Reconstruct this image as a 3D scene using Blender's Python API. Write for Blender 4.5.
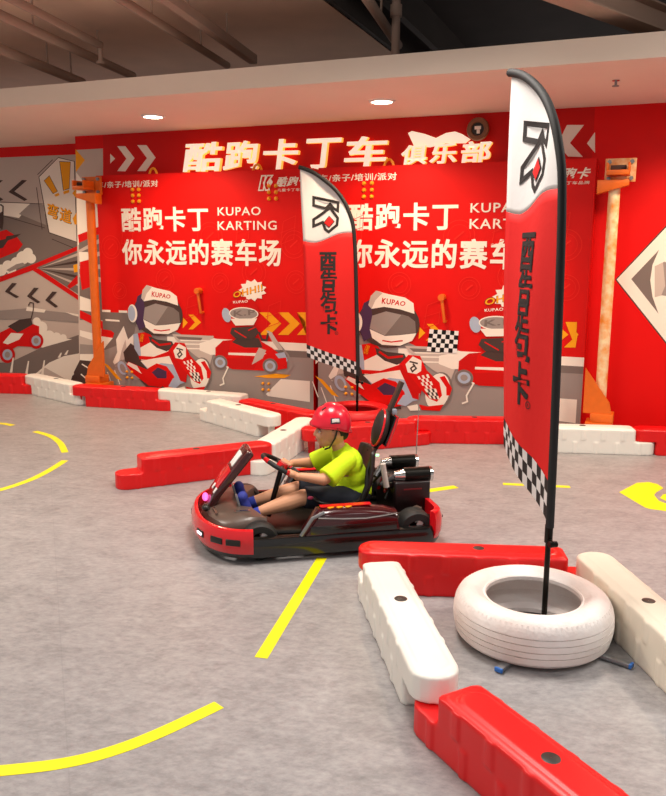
import bpy, bmesh, math, random
from mathutils import Vector, Matrix, Euler
from mathutils.geometry import tessellate_polygon
random.seed(7)
for o in list(bpy.data.objects): bpy.data.objects.remove(o)
scene = bpy.context.scene
COL = scene.collection
PI = math.pi

# ------------------------------------------------------------------ camera
FPX, CXP, CYP, PITCH, CAMH, ROLL = 800.0, 333.0, 398.0, math.radians(10.45), 1.5, math.radians(0.3)
fw = Vector((0, math.cos(PITCH), -math.sin(PITCH)))
up0 = Vector((0, math.sin(PITCH), math.cos(PITCH)))
rt0 = Vector((1, 0, 0))
up = up0 * math.cos(ROLL) - rt0 * math.sin(ROLL)
rt = rt0 * math.cos(ROLL) + up0 * math.sin(ROLL)
camd = bpy.data.cameras.new('camera')
camd.sensor_fit = 'HORIZONTAL'; camd.sensor_width = 36; camd.lens = FPX / 666 * 36
camd.clip_start = 0.05; camd.clip_end = 100
cam = bpy.data.objects.new('camera', camd); COL.objects.link(cam)
m = Matrix((rt, up, -fw)).transposed().to_4x4(); m.translation = (0, 0, CAMH)
cam.matrix_world = m
scene.camera = cam

# ------------------------------------------------------------------ world, lights, exposure
vs = scene.view_settings
vs.view_transform = 'Standard'; vs.look = 'None'; vs.exposure = 0.45; vs.gamma = 1.0; vs.use_curve_mapping = False
w = bpy.data.worlds.new('hall'); scene.world = w; w.use_nodes = True
w.node_tree.nodes['Background'].inputs[0].default_value = (1.0, 0.97, 0.95, 1)
w.node_tree.nodes['Background'].inputs[1].default_value = 0.32
def area(name, loc, sx, sy, power, col):
    l = bpy.data.lights.new(name, 'AREA'); l.shape = 'RECTANGLE'; l.size = sx; l.size_y = sy; l.energy = power; l.color = col
    o = bpy.data.objects.new(name, l); o.location = loc; COL.objects.link(o); return o
def panel(loc, power, col, spread=115):
    l = bpy.data.lights.new('hall_panel', 'AREA'); l.shape = 'SQUARE'; l.size = .9; l.energy = power; l.color = col; l.spread = math.radians(spread)
    o = bpy.data.objects.new('hall_panel', l); o.location = loc; COL.objects.link(o)
for x, y, p, c in ((-2.2, .6, 11, (1, .99, .98)), (0, .4, 11, (1, 1, .99)), (2.2, .8, 13, (1, 1, .99)), (-3.2, 3.9, 62, (1, .9, .8)), (0, 3.5, 46, (1, .92, .84)), (3.0, 3.2, 54, (1, .92, .84))):
    panel((x, y, 3.15), p, c, 115 if y < 2 else 155)
def slab_fill(loc, power, col):  # unseen point light without a fixture, added to brighten the upper slab
    l = bpy.data.lights.new('slab_fill_light', 'POINT'); l.energy = power; l.color = col; l.shadow_soft_size = .3
    o = bpy.data.objects.new('slab_fill_light', l); o.location = loc; COL.objects.link(o)
slab_fill((-1.9, 3.9, 2.95), 14, (1, .88, .76)); slab_fill((1.6, 3.3, 2.95), 14, (1, .88, .76))

# ------------------------------------------------------------------ pixel helpers (directions only)
O = Vector((0, 0, CAMH))
def ray(x, y): return fw + rt * ((x - CXP) / FPX) - up * ((y - CYP) / FPX)
def onz(x, y, z=0.0):
    d = ray(x, y); return O + d * ((z - CAMH) / d.z)
TH = math.radians(21.5)
U = Vector((math.cos(TH), -math.sin(TH), 0)); N = Vector((-math.sin(TH), -math.cos(TH), 0))
LEAF0 = Vector((0, 7.1, 0))
def sz(x, y, off=0.0):
    p0 = LEAF0 + N * off; d = ray(x, y); p = O + d * ((p0 - O).dot(N) / d.dot(N))
    return ((p - LEAF0).dot(U), p.z)
def W(s, off, z): return LEAF0 + U * s + N * off + Vector((0, 0, z))
WROT = -TH

# ------------------------------------------------------------------ materials
def lin(h):
    if isinstance(h, str):
        h = h.lstrip('#'); c = [int(h[i:i+2], 16) / 255 for i in (0, 2, 4)]
        return tuple(((v / 12.92) if v <= .04045 else ((v + .055) / 1.055) ** 2.4) for v in c)
    return h
MATS = {}
def mat(name, col, rough=.5, metal=0, emit=0, noise=0, nscale=20, bump=0, bscale=60, coat=0, trans=0, col2=None, coords='Object'):
    if name in MATS: return MATS[name]
    M = bpy.data.materials.new(name); M.use_nodes = True; nt = M.node_tree; b = nt.nodes['Principled BSDF']
    c = lin(col) + (1,)
    b.inputs['Base Color'].default_value = c; b.inputs['Roughness'].default_value = rough; b.inputs['Metallic'].default_value = metal
    b.inputs['Coat Weight'].default_value = coat
    if name.endswith('_print') or name == 'red_wall_paint': b.inputs['Specular IOR Level'].default_value = .2
    if trans: b.inputs['Transmission Weight'].default_value = trans
    if emit:
        b.inputs['Emission Color'].default_value = c; b.inputs['Emission Strength'].default_value = emit
    tc = nt.nodes.new('ShaderNodeTexCoord')
    if noise or col2:
        n = nt.nodes.new('ShaderNodeTexNoise'); n.inputs['Scale'].default_value = nscale; n.inputs['Detail'].default_value = 6
        nt.links.new(tc.outputs[coords], n.inputs['Vector'])
        r = nt.nodes.new('ShaderNodeValToRGB'); r.color_ramp.elements[0].position = .35; r.color_ramp.elements[1].position = .7
        c2 = lin(col2) + (1,) if col2 else tuple(v * (1 - noise) for v in c[:3]) + (1,)
        r.color_ramp.elements[0].color = c2; r.color_ramp.elements[1].color = c
        nt.links.new(n.outputs['Fac'], r.inputs['Fac']); nt.links.new(r.outputs['Color'], b.inputs['Base Color'])
    if bump:
        n2 = nt.nodes.new('ShaderNodeTexNoise'); n2.inputs['Scale'].default_value = bscale; n2.inputs['Detail'].default_value = 4
        nt.links.new(tc.outputs[coords], n2.inputs['Vector'])
        bp = nt.nodes.new('ShaderNodeBump'); bp.inputs['Strength'].default_value = bump; bp.inputs['Distance'].default_value = .01
        nt.links.new(n2.outputs['Fac'], bp.inputs['Height']); nt.links.new(bp.outputs['Normal'], b.inputs['Normal'])
    MATS[name] = M; return M
def floor_mat():
    M = bpy.data.materials.new('mottled_vinyl'); M.use_nodes = True; nt = M.node_tree; b = nt.nodes['Principled BSDF']; L = nt.links.new
    tc = nt.nodes.new('ShaderNodeTexCoord')
    mp = nt.nodes.new('ShaderNodeMapping'); mp.inputs['Rotation'].default_value = (0, 0, .45); mp.inputs['Scale'].default_value = (1, 1.7, 1)
    L(tc.outputs['Object'], mp.inputs['Vector'])
    n1 = nt.nodes.new('ShaderNodeTexNoise'); n1.inputs['Scale'].default_value = 5.5; n1.inputs['Detail'].default_value = 9; n1.inputs['Roughness'].default_value = .72; n1.inputs['Distortion'].default_value = .6
    n2 = nt.nodes.new('ShaderNodeTexNoise'); n2.inputs['Scale'].default_value = 26; n2.inputs['Detail'].default_value = 6; n2.inputs['Roughness'].default_value = .7
    L(mp.outputs[0], n1.inputs['Vector']); L(mp.outputs[0], n2.inputs['Vector'])
    r1 = nt.nodes.new('ShaderNodeValToRGB'); e = r1.color_ramp.elements
    e[0].position = .3; e[0].color = lin('#757374') + (1,); e[1].position = .7; e[1].color = lin('#aba8a8') + (1,)
    k = e.new(.5); k.color = lin('#959293') + (1,)
    r2 = nt.nodes.new('ShaderNodeValToRGB'); e = r2.color_ramp.elements
    e[0].position = .33; e[0].color = lin('#797778') + (1,); e[1].position = .66; e[1].color = lin('#b4b1b0') + (1,)
    L(n1.outputs['Fac'], r1.inputs['Fac']); L(n2.outputs['Fac'], r2.inputs['Fac'])
    mx = nt.nodes.new('ShaderNodeMixRGB'); mx.inputs[0].default_value = .42
    L(r1.outputs[0], mx.inputs[1]); L(r2.outputs[0], mx.inputs[2])
    # welded sheet seams every 1.9 m
    mp2 = nt.nodes.new('ShaderNodeMapping'); mp2.inputs['Rotation'].default_value = (0, 0, -.35); L(tc.outputs['Object'], mp2.inputs['Vector'])
    sx = nt.nodes.new('ShaderNodeSeparateXYZ'); L(mp2.outputs[0], sx.inputs[0])
    a = nt.nodes.new('ShaderNodeMath'); a.operation = 'PINGPONG'; a.inputs[1].default_value = .95; L(sx.outputs['X'], a.inputs[0])
    lt = nt.nodes.new('ShaderNodeMath'); lt.operation = 'LESS_THAN'; lt.inputs[1].default_value = .0022; L(a.outputs[0], lt.inputs[0])
    sm = nt.nodes.new('ShaderNodeMath'); sm.operation = 'MULTIPLY'; sm.inputs[1].default_value = .12; L(lt.outputs[0], sm.inputs[0])
    mx2 = nt.nodes.new('ShaderNodeMixRGB'); mx2.inputs[2].default_value = (.12, .115, .115, 1); L(sm.outputs[0], mx2.inputs[0]); L(mx.outputs[0], mx2.inputs[1])
    L(mx2.outputs[0], b.inputs['Base Color'])
    b.inputs['Roughness'].default_value = .38; b.inputs['Specular IOR Level'].default_value = .4
    bp = nt.nodes.new('ShaderNodeBump'); bp.inputs['Strength'].default_value = .08; bp.inputs['Distance'].default_value = .004
    L(n2.outputs['Fac'], bp.inputs['Height']); L(bp.outputs[0], b.inputs['Normal'])
    return M

RED = mat('red_print', '#db0d07', .5, noise=.06, nscale=3)
REDW = mat('red_wall_paint', '#e00806', .5, noise=.05, nscale=2, bump=.05, bscale=6)
REDD = mat('deep_red_print', '#c80d09', .5)
FAINT = mat('faint_line_print', '#e2281b', .45)
CREAM = mat('cream_print', '#f1e6d8', .5)
GREYL = mat('light_grey_print', '#c4b3a8', .5)
GREYM = mat('grey_print', '#998c86', .5)
GREYD = mat('dark_grey_print', '#7a6c66', .5)
BROWN = mat('dark_brown_print', '#4b3934', .5)
YEL = mat('amber_print', '#f5a417', .5)
BLUEG = mat('blue_grey_print', '#a9b4c6', .5)
BLK = mat('black_print', '#151312', .5)
WHT = mat('white_print', '#ece8e4', .5)
PURP = mat('plum_print', '#4c3350', .5)
OFFW = mat('soffit_paint', '#efdccb', .7, noise=.03, nscale=3)
SLAB = mat('slab_paint', '#efc9b0', .8, noise=.12, nscale=2)
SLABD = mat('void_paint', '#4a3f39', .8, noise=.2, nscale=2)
PIPE = mat('pipe_paint', '#a58a7b', .6)
ORANGE = mat('orange_enamel', '#e2690c', .45, noise=.12, nscale=14)
ORANGEW = mat('worn_orange_enamel', '#e9861f', .5, col2='#f3d9ac', nscale=16)
YBRASS = mat('yellow_bolt_paint', '#f2a41c', .4)
REDPL = mat('red_plastic', '#e3060b', .36, noise=.05, nscale=6)
WHTPL = mat('white_plastic', '#f2efe6', .36, noise=.04, nscale=6)
CREPL = mat('cream_plastic', '#efe9d6', .38, noise=.05, nscale=6)
BLKR = mat('black_rubber', '#141414', .6)
BLKP = mat('black_plastic', '#17140f', .35)
BLKM = mat('black_metal', '#15130f', .3, metal=.6)
DKG = mat('dark_grey_plastic', '#2d2926', .4)
TAPE = mat('yellow_tape', '#f4ea0c', .45, noise=.03, nscale=15)
CHROME = mat('chrome', '#d8d4d0', .18, metal=1)
STEEL = mat('grey_steel', '#8a8d90', .4, metal=.7)
BLUECAP = mat('blue_cap', '#2f6fc4', .45)
FLAGR = mat('red_flag_cloth', '#d90e0c', .75, bump=.1, bscale=40)
FLAGW = mat('white_flag_cloth', '#dcdad9', .75, bump=.1, bscale=40)
FLAGK = mat('dark_flag_ink', '#26201f', .75)
TYREW = mat('white_tyre_paint', '#f6f2ef', .5, col2='#e6d6ce', nscale=4, bump=.35, bscale=45)
KRED = mat('kart_red_gloss', '#d5101c', .22, coat=.5)
KDRED = mat('kart_dark_red_gloss', '#3d0c10', .2, coat=.5)
KBLK = mat('kart_black_gloss', '#120f0d', .22, coat=.4)
KBRN = mat('smoked_brown_plastic', '#57463d', .4, coat=.1)
SKIN = mat('skin', '#dba07c', .5, noise=.05, nscale=9)
SHIRT = mat('neon_yellow_cloth', '#cdf20a', .8, bump=.25, bscale=18)
NAVY = mat('navy_cloth', '#141826', .8, bump=.2, bscale=20)
BLUESH = mat('blue_shoe_fabric', '#27348f', .7)
HELM = mat('red_helmet_shell', '#dc1230', .3, coat=.4)
HAIR = mat('black_hair', '#15100d', .6)
EYEW = mat('eye_white', '#eee8e4', .3)
LIP = mat('lip', '#b5605a', .5)
LAMP = mat('downlight_glow', (1, .86, .66), .5, emit=14)
SIGNF = mat('backlit_letter_face', (1, .90, .72), .4, emit=.38)
SIGNS = mat('backlit_letter_edge', (1, .55, .10), .4, emit=.55)
PINKL = mat('magenta_led', (1, .12, .5), .3, emit=.8)
WHTL = mat('white_led', (1, .9, 1), .3, emit=1.5)
GREENL = mat('green_led', (.4, 1, .5), .3, emit=1.2)

# ------------------------------------------------------------------ geometry helpers
def setp(o, label=None, cat=None, group=None, kind=None):
    if label: o['label'] = label
    if cat: o['category'] = cat
    if group: o['group'] = group
    if kind: o['kind'] = kind
    return o
def empty(name, loc=(0, 0, 0), rz=0, label=None, cat=None, group=None, kind=None):
    o = bpy.data.objects.new(name, None); o.empty_display_size = .1; COL.objects.link(o)
    o.location = loc; o.rotation_euler = (0, 0, rz); return setp(o, label, cat, group, kind)
def copy_tree(o, parent=None):
    c = o.copy(); COL.objects.link(c); c.parent = parent
    for ch in o.children: copy_tree(ch, c)
    return c
class G:
    def __init__(s): s.v = []; s.f = []; s.mi = []; s.cur = 0
    def add(s, v, f):
        b = len(s.v); s.v += [Vector(p) for p in v]; s.f += [[i + b for i in q] for q in f]; s.mi += [s.cur] * len(f); return s
    def box(s, c, d, rot=None):
        x, y, z = d[0] / 2, d[1] / 2, d[2] / 2
        v = [Vector((a, b, e)) for a in (-x, x) for b in (-y, y) for e in (-z, z)]
        if rot is not None:
            R = rot if isinstance(rot, Matrix) else Euler(rot).to_matrix()
            v = [R @ p for p in v]
        c = Vector(c)
        return s.add([p + c for p in v], [(0, 1, 3, 2), (4, 6, 7, 5), (0, 4, 5, 1), (2, 3, 7, 6), (0, 2, 6, 4), (1, 5, 7, 3)])
    def cone(s, p0, p1, r0, r1=None, n=14, caps=True, dome=0):
        p0, p1 = Vector(p0), Vector(p1); r1 = r0 if r1 is None else r1
        d = (p1 - p0); d = d.normalized() if d.length > 1e-9 else Vector((0, 0, 1))
        a = d.orthogonal().normalized(); b = d.cross(a)
        rings = []
        if dome:
            for k in range(dome): 
                t = (k + .15) / dome * PI / 2; rings.append((p0 - d * r0 * math.cos(t), r0 * math.sin(t)))
        rings.append((p0, r0)); rings.append((p1, r1))
        if dome:
            for k in range(dome - 1, -1, -1):
                t = (k + .15) / dome * PI / 2; rings.append((p1 + d * r1 * math.cos(t), r1 * math.sin(t)))
        v = []; f = []
        for c, r in rings: v += [c + (a * math.cos(2 * PI * i / n) + b * math.sin(2 * PI * i / n)) * r for i in range(n)]
        for k in range(len(rings) - 1):
            f += [(k * n + i, k * n + (i + 1) % n, (k + 1) * n + (i + 1) % n, (k + 1) * n + i) for i in range(n)]
        if caps: f += [tuple(range(n - 1, -1, -1)), tuple(range((len(rings) - 1) * n, len(rings) * n))]
        return s.add(v, f)
    def cap(s, p0, p1, r0, r1=None, n=14): return s.cone(p0, p1, r0, r1, n, True, 4)
    def tube(s, path, r, n=8, closed=False):
        P = [Vector(p) for p in path]; k = len(P); v = []; f = []
        rr = r if isinstance(r, (list, tuple)) else [r] * k
        pa = None
        for i in range(k):
            if closed: d = P[(i + 1) % k] - P[i - 1]
            else: d = P[min(i + 1, k - 1)] - P[max(i - 1, 0)]
            d.normalize()
            a = d.orthogonal() if pa is None else pa - d * pa.dot(d)
            a.normalize(); pa = a; b = d.cross(a)
            v += [P[i] + (a * math.cos(2 * PI * j / n) + b * math.sin(2 * PI * j / n)) * rr[i] for j in range(n)]
        for i in range(k if closed else k - 1):
            q = (i + 1) % k
            f += [(i * n + j, i * n + (j + 1) % n, q * n + (j + 1) % n, q * n + j) for j in range(n)]
        if not closed: f += [tuple(range(n - 1, -1, -1)), tuple(range((k - 1) * n, k * n))]
        return s.add(v, f)
    def lathe(s, prof, n=48, c=(0, 0, 0), M=None, closed=False):
        v = []; f = []; k = len(prof); c = Vector(c)
        for i in range(n):
            t = 2 * PI * i / n
            for r, z in prof:
                p = Vector((r * math.cos(t), r * math.sin(t), z)); v.append((M @ p if M else p) + c)
        for i in range(n):
            q = (i + 1) % n
            for j in range(k if closed else k - 1):
                jj = (j + 1) % k
                f.append((i * k + j, q * k + j, q * k + jj, i * k + jj))
        return s.add(v, f)
    def ell(s, c, r, rot=None, nu=20, nv=12):
        R = Euler(rot).to_matrix() if rot else Matrix.Identity(3); v = []; f = []; c = Vector(c)
        for j in range(nv + 1):
            ph = PI * (j if 0 < j < nv else (.02 if j == 0 else nv - .02)) / nv
            for i in range(nu):
                t = 2 * PI * i / nu
                v.append(c + R @ Vector((r[0] * math.sin(ph) * math.cos(t), r[1] * math.sin(ph) * math.sin(t), r[2] * math.cos(ph))))
        for j in range(nv):
            f += [(j * nu + i, (j + 1) * nu + i, (j + 1) * nu + (i + 1) % nu, j * nu + (i + 1) % nu) for i in range(nu)]
        f += [tuple(range(nu)), tuple(range((nv + 1) * nu - 1, nv * nu - 1, -1))]
        return s.add(v, f)
    def poly(s, pts):
        P = [Vector(p) for p in pts]; return s.add(P, [tuple(t) for t in tessellate_polygon([P])])
    def prism(s, pts, d):
        P = [Vector(p) for p in pts]; d = Vector(d); n = len(P); t = [tuple(q) for q in tessellate_polygon([P])]
        f = t + [tuple(i + n for i in reversed(q)) for q in t] + [(i, (i + 1) % n, (i + 1) % n + n, i + n) for i in range(n)]
        return s.add(P + [p + d for p in P], f)
    def loft(s, rings, closed=True, caps=True):
        n = len(rings[0]); v = [p for r in rings for p in r]; f = []
        for k in range(len(rings) - 1):
            for i in range(n if closed else n - 1):
                f.append((k * n + i, k * n + (i + 1) % n, (k + 1) * n + (i + 1) % n, (k + 1) * n + i))
        if caps: f += [tuple(range(n - 1, -1, -1)), tuple(range((len(rings) - 1) * n, len(rings) * n))]
        return s.add(v, f)
    def build(s, name, mats, parent=None, smooth=True, bevel=0, seg=2, angle=35, fixn=True):
        me = bpy.data.meshes.new(name); me.from_pydata(s.v, [], s.f)
        mats = mats if isinstance(mats, (list, tuple)) else [mats]
        for q in mats: me.materials.append(q)
        if len(mats) > 1: me.polygons.foreach_set('material_index', s.mi)
        if fixn or bevel:
            bm = bmesh.new(); bm.from_mesh(me)
            if fixn: bmesh.ops.recalc_face_normals(bm, faces=bm.faces)
            if bevel:
                ed = [e for e in bm.edges if len(e.link_faces) == 2 and e.calc_face_angle(0) > math.radians(30)]
                bmesh.ops.bevel(bm, geom=ed, offset=bevel, segments=seg, affect='EDGES', profile=.5, clamp_overlap=True)
            bm.to_mesh(me); bm.free()
        if smooth:
            me.shade_smooth(); me.set_sharp_from_angle(angle=math.radians(angle))
        o = bpy.data.objects.new(name, me); COL.objects.link(o); o.parent = parent
        return o
    def remesh(s, name, mats, parent=None, voxel=.006, it=4, fac=.5):
        me = bpy.data.meshes.new(name); me.from_pydata(s.v, [], s.f)
        bm = bmesh.new(); bm.from_mesh(me); bmesh.ops.recalc_face_normals(bm, faces=bm.faces); bm.to_mesh(me); bm.free()
        o = bpy.data.objects.new(name, me); COL.objects.link(o)
        r = o.modifiers.new('r', 'REMESH'); r.mode = 'VOXEL'; r.voxel_size = voxel
        if it:
            q = o.modifiers.new('s', 'SMOOTH'); q.factor = fac; q.iterations = it
        me2 = bpy.data.meshes.new_from_object(o.evaluated_get(bpy.context.evaluated_depsgraph_get()))
        o.modifiers.clear(); o.data = me2; bpy.data.meshes.remove(me); me2.name = name
        me2.materials.clear()
        for q in (mats if isinstance(mats, (list, tuple)) else [mats]): me2.materials.append(q)
        me2.shade_smooth(); o.parent = parent
        return o
def struct(o, label, cat): return setp(o, label, cat, kind='structure')

_tc = {}
def glyphs(txt, bold=0.0, res=3):
    """2-D outline mesh of a piece of text normalised to the unit box (verts, tris)."""
    key = (txt, bold)
    if key in _tc: return _tc[key]
    c = bpy.data.curves.new('t', 'FONT'); c.body = txt; c.size = 1; c.offset = min(bold, .012); c.resolution_u = res; c.fill_mode = 'FRONT'; c.space_character = 1.12
    o = bpy.data.objects.new('t', c); COL.objects.link(o)
    bpy.context.view_layer.update()
    me = bpy.data.meshes.new_from_object(o.evaluated_get(bpy.context.evaluated_depsgraph_get()))
    V = [(v.co.x, v.co.y) for v in me.vertices]; F = [tuple(p.vertices) for p in me.polygons]
    if bold > .012:   # heavier strokes: the same outline laid down several times, slightly shifted
        d = (bold - .012) * .62; n = len(V); V0, F0 = V, F; V = []; F = []
        for i, (dx, dy) in enumerate(((-d, -d), (d, -d), (d, d), (-d, d), (0, 0))):
            V += [(x + dx * 1.1, y + dy * .75) for x, y in V0]; F += [tuple(k + n * i for k in f) for f in F0]
    x0, x1 = min(v[0] for v in V), max(v[0] for v in V); y0, y1 = min(v[1] for v in V), max(v[1] for v in V)
    V = [((x - x0) / (x1 - x0), (y - y0) / (y1 - y0)) for x, y in V]
    bpy.data.objects.remove(o); bpy.data.curves.remove(c); bpy.data.meshes.remove(me)
    _tc[key] = (V, F); return V, F
class Print(G):
    """flat print: stacked layers of coloured shapes; place(a, b, k) gives the 3-D point of 2-D (a, b) in layer k"""
    def __init__(s, place, mats): super().__init__(); s.place = place; s.mats = mats; s.k = 0
    def m(s, M):
        if M not in s.mats: s.mats.append(M)
        s.cur = s.mats.index(M); s.k += 1
    def shape(s, pts, M):
        s.m(M); P2 = [Vector((p[0], p[1], 0)) for p in pts]
        s.add([s.place(p[0], p[1], s.k) for p in pts], [tuple(t) for t in tessellate_polygon([P2])])
    def stroke(s, pts, wd, M, closed=False):
        s.m(M); P = [Vector(p[:2]) for p in pts]; n = len(P); L = []; Rr = []
        for i in range(n):
            a = P[i - 1] if (i or closed) else P[i]; b = P[(i + 1) % n] if (i < n - 1 or closed) else P[i]
            d1 = (P[i] - a); d2 = (b - P[i]); d1 = d1.normalized() if d1.length else d2.normalized(); d2 = d2.normalized() if d2.length else d1
            t = (d1 + d2); t = t.normalized() if t.length > 1e-6 else d1
            nn = Vector((-t.y, t.x)); sc = 1 / max(.45, nn.dot(Vector((-d1.y, d1.x))))
            L.append(P[i] + nn * wd / 2 * sc); Rr.append(P[i] - nn * wd / 2 * sc)
        v = [s.place(p.x, p.y, s.k) for p in L] + [s.place(p.x, p.y, s.k) for p in Rr]
        s.add(v, [(i, (i + 1) % n, (i + 1) % n + n, i + n) for i in range(n if closed else n - 1)])
    def ell(s, cx, cy, rx, ry, M, rot=0, n=24):
        c, q = math.cos(rot), math.sin(rot)
        s.shape([(cx + rx * math.cos(2 * PI * i / n) * c - ry * math.sin(2 * PI * i / n) * q, cy + rx * math.cos(2 * PI * i / n) * q + ry * math.sin(2 * PI * i / n) * c) for i in range(n)], M)
    def ring(s, cx, cy, r, wd, M, n=28, ry=None): s.stroke([(cx + r * math.cos(2 * PI * i / n), cy + (ry or r) * math.sin(2 * PI * i / n)) for i in range(n)], wd, M, True)
    def text(s, txt, q, M, bold=.02, shear=0):
        """q = four corners: bottom-left, bottom-right, top-right, top-left"""
        s.m(M); V, F = glyphs(txt, bold); Q = [Vector(p) for p in q]; out = []; nc = len(V) // (5 if bold > .012 else 1)
        for i, (x, y) in enumerate(V):
            x += shear * (y - .5)
            p = (Q[0] * (1 - x) + Q[1] * x) * (1 - y) + (Q[3] * (1 - x) + Q[2] * x) * y
            out.append(s.place(p.x, p.y, s.k + (i // nc) * .6))
        s.add(out, F); s.k += 3
    def checks(s, q, nx, ny, A, B):
        Q = [Vector(p) for p in q]
        def at(x, y): return (Q[0] * (1 - x) + Q[1] * x) * (1 - y) + (Q[3] * (1 - x) + Q[2] * x) * y
        s.shape(q, A); s.m(B)
        for i in range(nx):
            for j in range(ny):
                if (i + j) % 2:
                    c = [at(i / nx, j / ny), at((i + 1) / nx, j / ny), at((i + 1) / nx, (j + 1) / ny), at(i / nx, (j + 1) / ny)]
                    s.add([s.place(p.x, p.y, s.k) for p in c], [(0, 1, 2, 3)])
    def done(s, name, parent): 
        return s.build(name, s.mats, parent, smooth=False, fixn=False)
def Z(ox, oy, sc): return lambda pts: [(ox + x / sc, oy + y / sc) for x, y in pts]

# ================================================================== SETTING
fl = G().box((0, 3.5, -.05), (18, 16, .1)).build('floor', floor_mat(), smooth=False)
struct(fl, 'grey mottled vinyl floor of the kart track', 'floor')

def wall_obj(g, name, M, label, cat='wall', bevel=0):
    o = g.build(name, M, smooth=False, bevel=bevel); o.location = LEAF0; o.rotation_euler = (0, 0, WROT); return struct(o, label, cat)
# wall frame: x = along the wall (s), y = away from the viewer, z up
s_l = sz(75, 137, -.15)[0]; s_b0 = sz(104, 133, -.15)[0]; s_b1 = sz(595, 107, -.15)[0]
wb = wall_obj(G().box(((s_l + 6.5) / 2, .25, 1.32), (6.5 - s_l, .2, 2.64)), 'wall_back', REDW, 'red painted wall behind the two printed doors')
wl = wall_obj(G().box(((s_l + .5 - 6) / 2, .7, 1.32), (s_l + 6.5, .2, 2.64)), 'wall_left', REDW, 'recessed wall carrying the grey comic mural')
sof = wall_obj(G().box((.5, (.6 - 1.39) / 2, 2.67), (13, 1.99, .14)), 'ceiling_soffit', OFFW, 'cream dropped soffit band with round downlights above the red wall', 'soffit')
up_slab = wall_obj(G().box((-5.2, 2.3, 3.3), (11.0, 20, .1)), 'ceiling', SLAB, 'pinkish painted concrete slab above the soffit', 'ceiling')
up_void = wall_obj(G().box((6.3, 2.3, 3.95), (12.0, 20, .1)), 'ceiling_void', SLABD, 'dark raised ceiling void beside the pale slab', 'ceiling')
up_edge = wall_obj(G().box((.31, 2.3, 3.58), (.05, 20, .66)).box((.62, 2.3, 3.4), (.06, 20, .2)), 'trim_1', SLABD, 'dark downstand edge between pale slab and ceiling void', 'beam')

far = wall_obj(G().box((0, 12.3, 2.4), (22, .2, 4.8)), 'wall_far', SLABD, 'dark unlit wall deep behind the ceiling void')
def wall_place(off, step=.0001):
    def f(a, b, k):
        s, z = sz(a, b, off); return Vector((s, -off - .0008 - step * k, z))
    return f
# ---- prints on the main wall (board, chevrons, diamond)
wbf = -.15
P = Print(wall_place(wbf), [])
P.shape([(103, 133), (595, 107), (577, 440), (110, 400)], REDD)
zz = Z(0, 70, 3.7)
for c in ([(408, 310), (426, 328), (408, 346)], [(434, 282), (464, 282), (498, 326), (464, 375), (434, 374), (468, 328)], [(508, 278), (542, 278), (576, 324), (540, 374), (508, 374), (544, 326)]):
    P.shape(zz(c), CREAM)
zz = Z(333, 0, 2)
P.shape(zz([(449, 288), (468, 250), (502, 250), (474, 286), (500, 314), (470, 313)]), CREAM)
P.shape(zz([(508, 287), (524, 264), (524, 306)]), CREAM)
P.done('wall_print', wb)
P = Print(wall_place(wbf), [])
zz = Z(600, 200, 3.62)
P.shape(zz([(55, 288), (250, 80), (445, 300), (250, 535)]), BROWN)
P.shape(zz([(60, 288), (250, 88), (440, 300), (250, 527)]), CREAM)
P.shape(zz([(113, 286), (214, 180), (190, 235), (182, 290), (190, 350), (212, 412)]), GREYD)
P.shape(zz([(198, 240), (235, 222), (245, 340), (198, 352)]), GREYL)
P.shape(zz([(228, 225), (260, 225), (262, 350), (222, 345), (236, 310)]), GREYM)
P.done('diamond_print', wb)
# grey mural strip that wraps on to the main wall left of the doors
P = Print(wall_place(wbf), [])
P.shape([(75.5, 150), (103, 148.5), (104, 395), (80, 395)], GREYL)
P.shape([(75.5, 149), (85, 160), (76, 172)], YEL)
P.shape([(76, 172), (90, 190), (100, 215), (100, 235), (78, 245)], CREAM)
P.shape([(78, 235), (103, 225), (104, 232), (79, 243)], RED)
P.shape([(79, 243), (104, 232), (104, 320), (80, 320)], GREYD)
for k in range(4): P.shape([(79, 250 + 8 * k), (104, 236 + 14 * k), (104, 241 + 14 * k), (79, 253 + 8 * k)], GREYL)
P.shape([(79, 252), (88, 252), (90, 262), (80, 266)], CREAM)
P.shape([(80, 262), (95, 258), (96, 285), (82, 290), (80, 275)], RED)
P.shape([(80, 296), (92, 300), (93, 312), (80, 310)], CREAM)
P.shape([(80, 310), (104, 322), (104, 330), (80, 318)], RED)
P.shape([(80, 330), (104, 336), (104, 344), (80, 336)], CREAM)
P.shape([(80, 344), (104, 346), (104, 356), (80, 356)], GREYM)
P.shape([(80, 354), (104, 354), (104, 362), (80, 362)], CREAM)
P.shape([(74, 372), (80, 360), (104, 362), (104, 392), (74, 380)], BROWN)
P.stroke([(81, 374), (88, 380)], 1.2, CREAM); P.stroke([(82, 364), (90, 369)], 1.2, CREAM)
P.done('mural_strip_print', wb)

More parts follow.
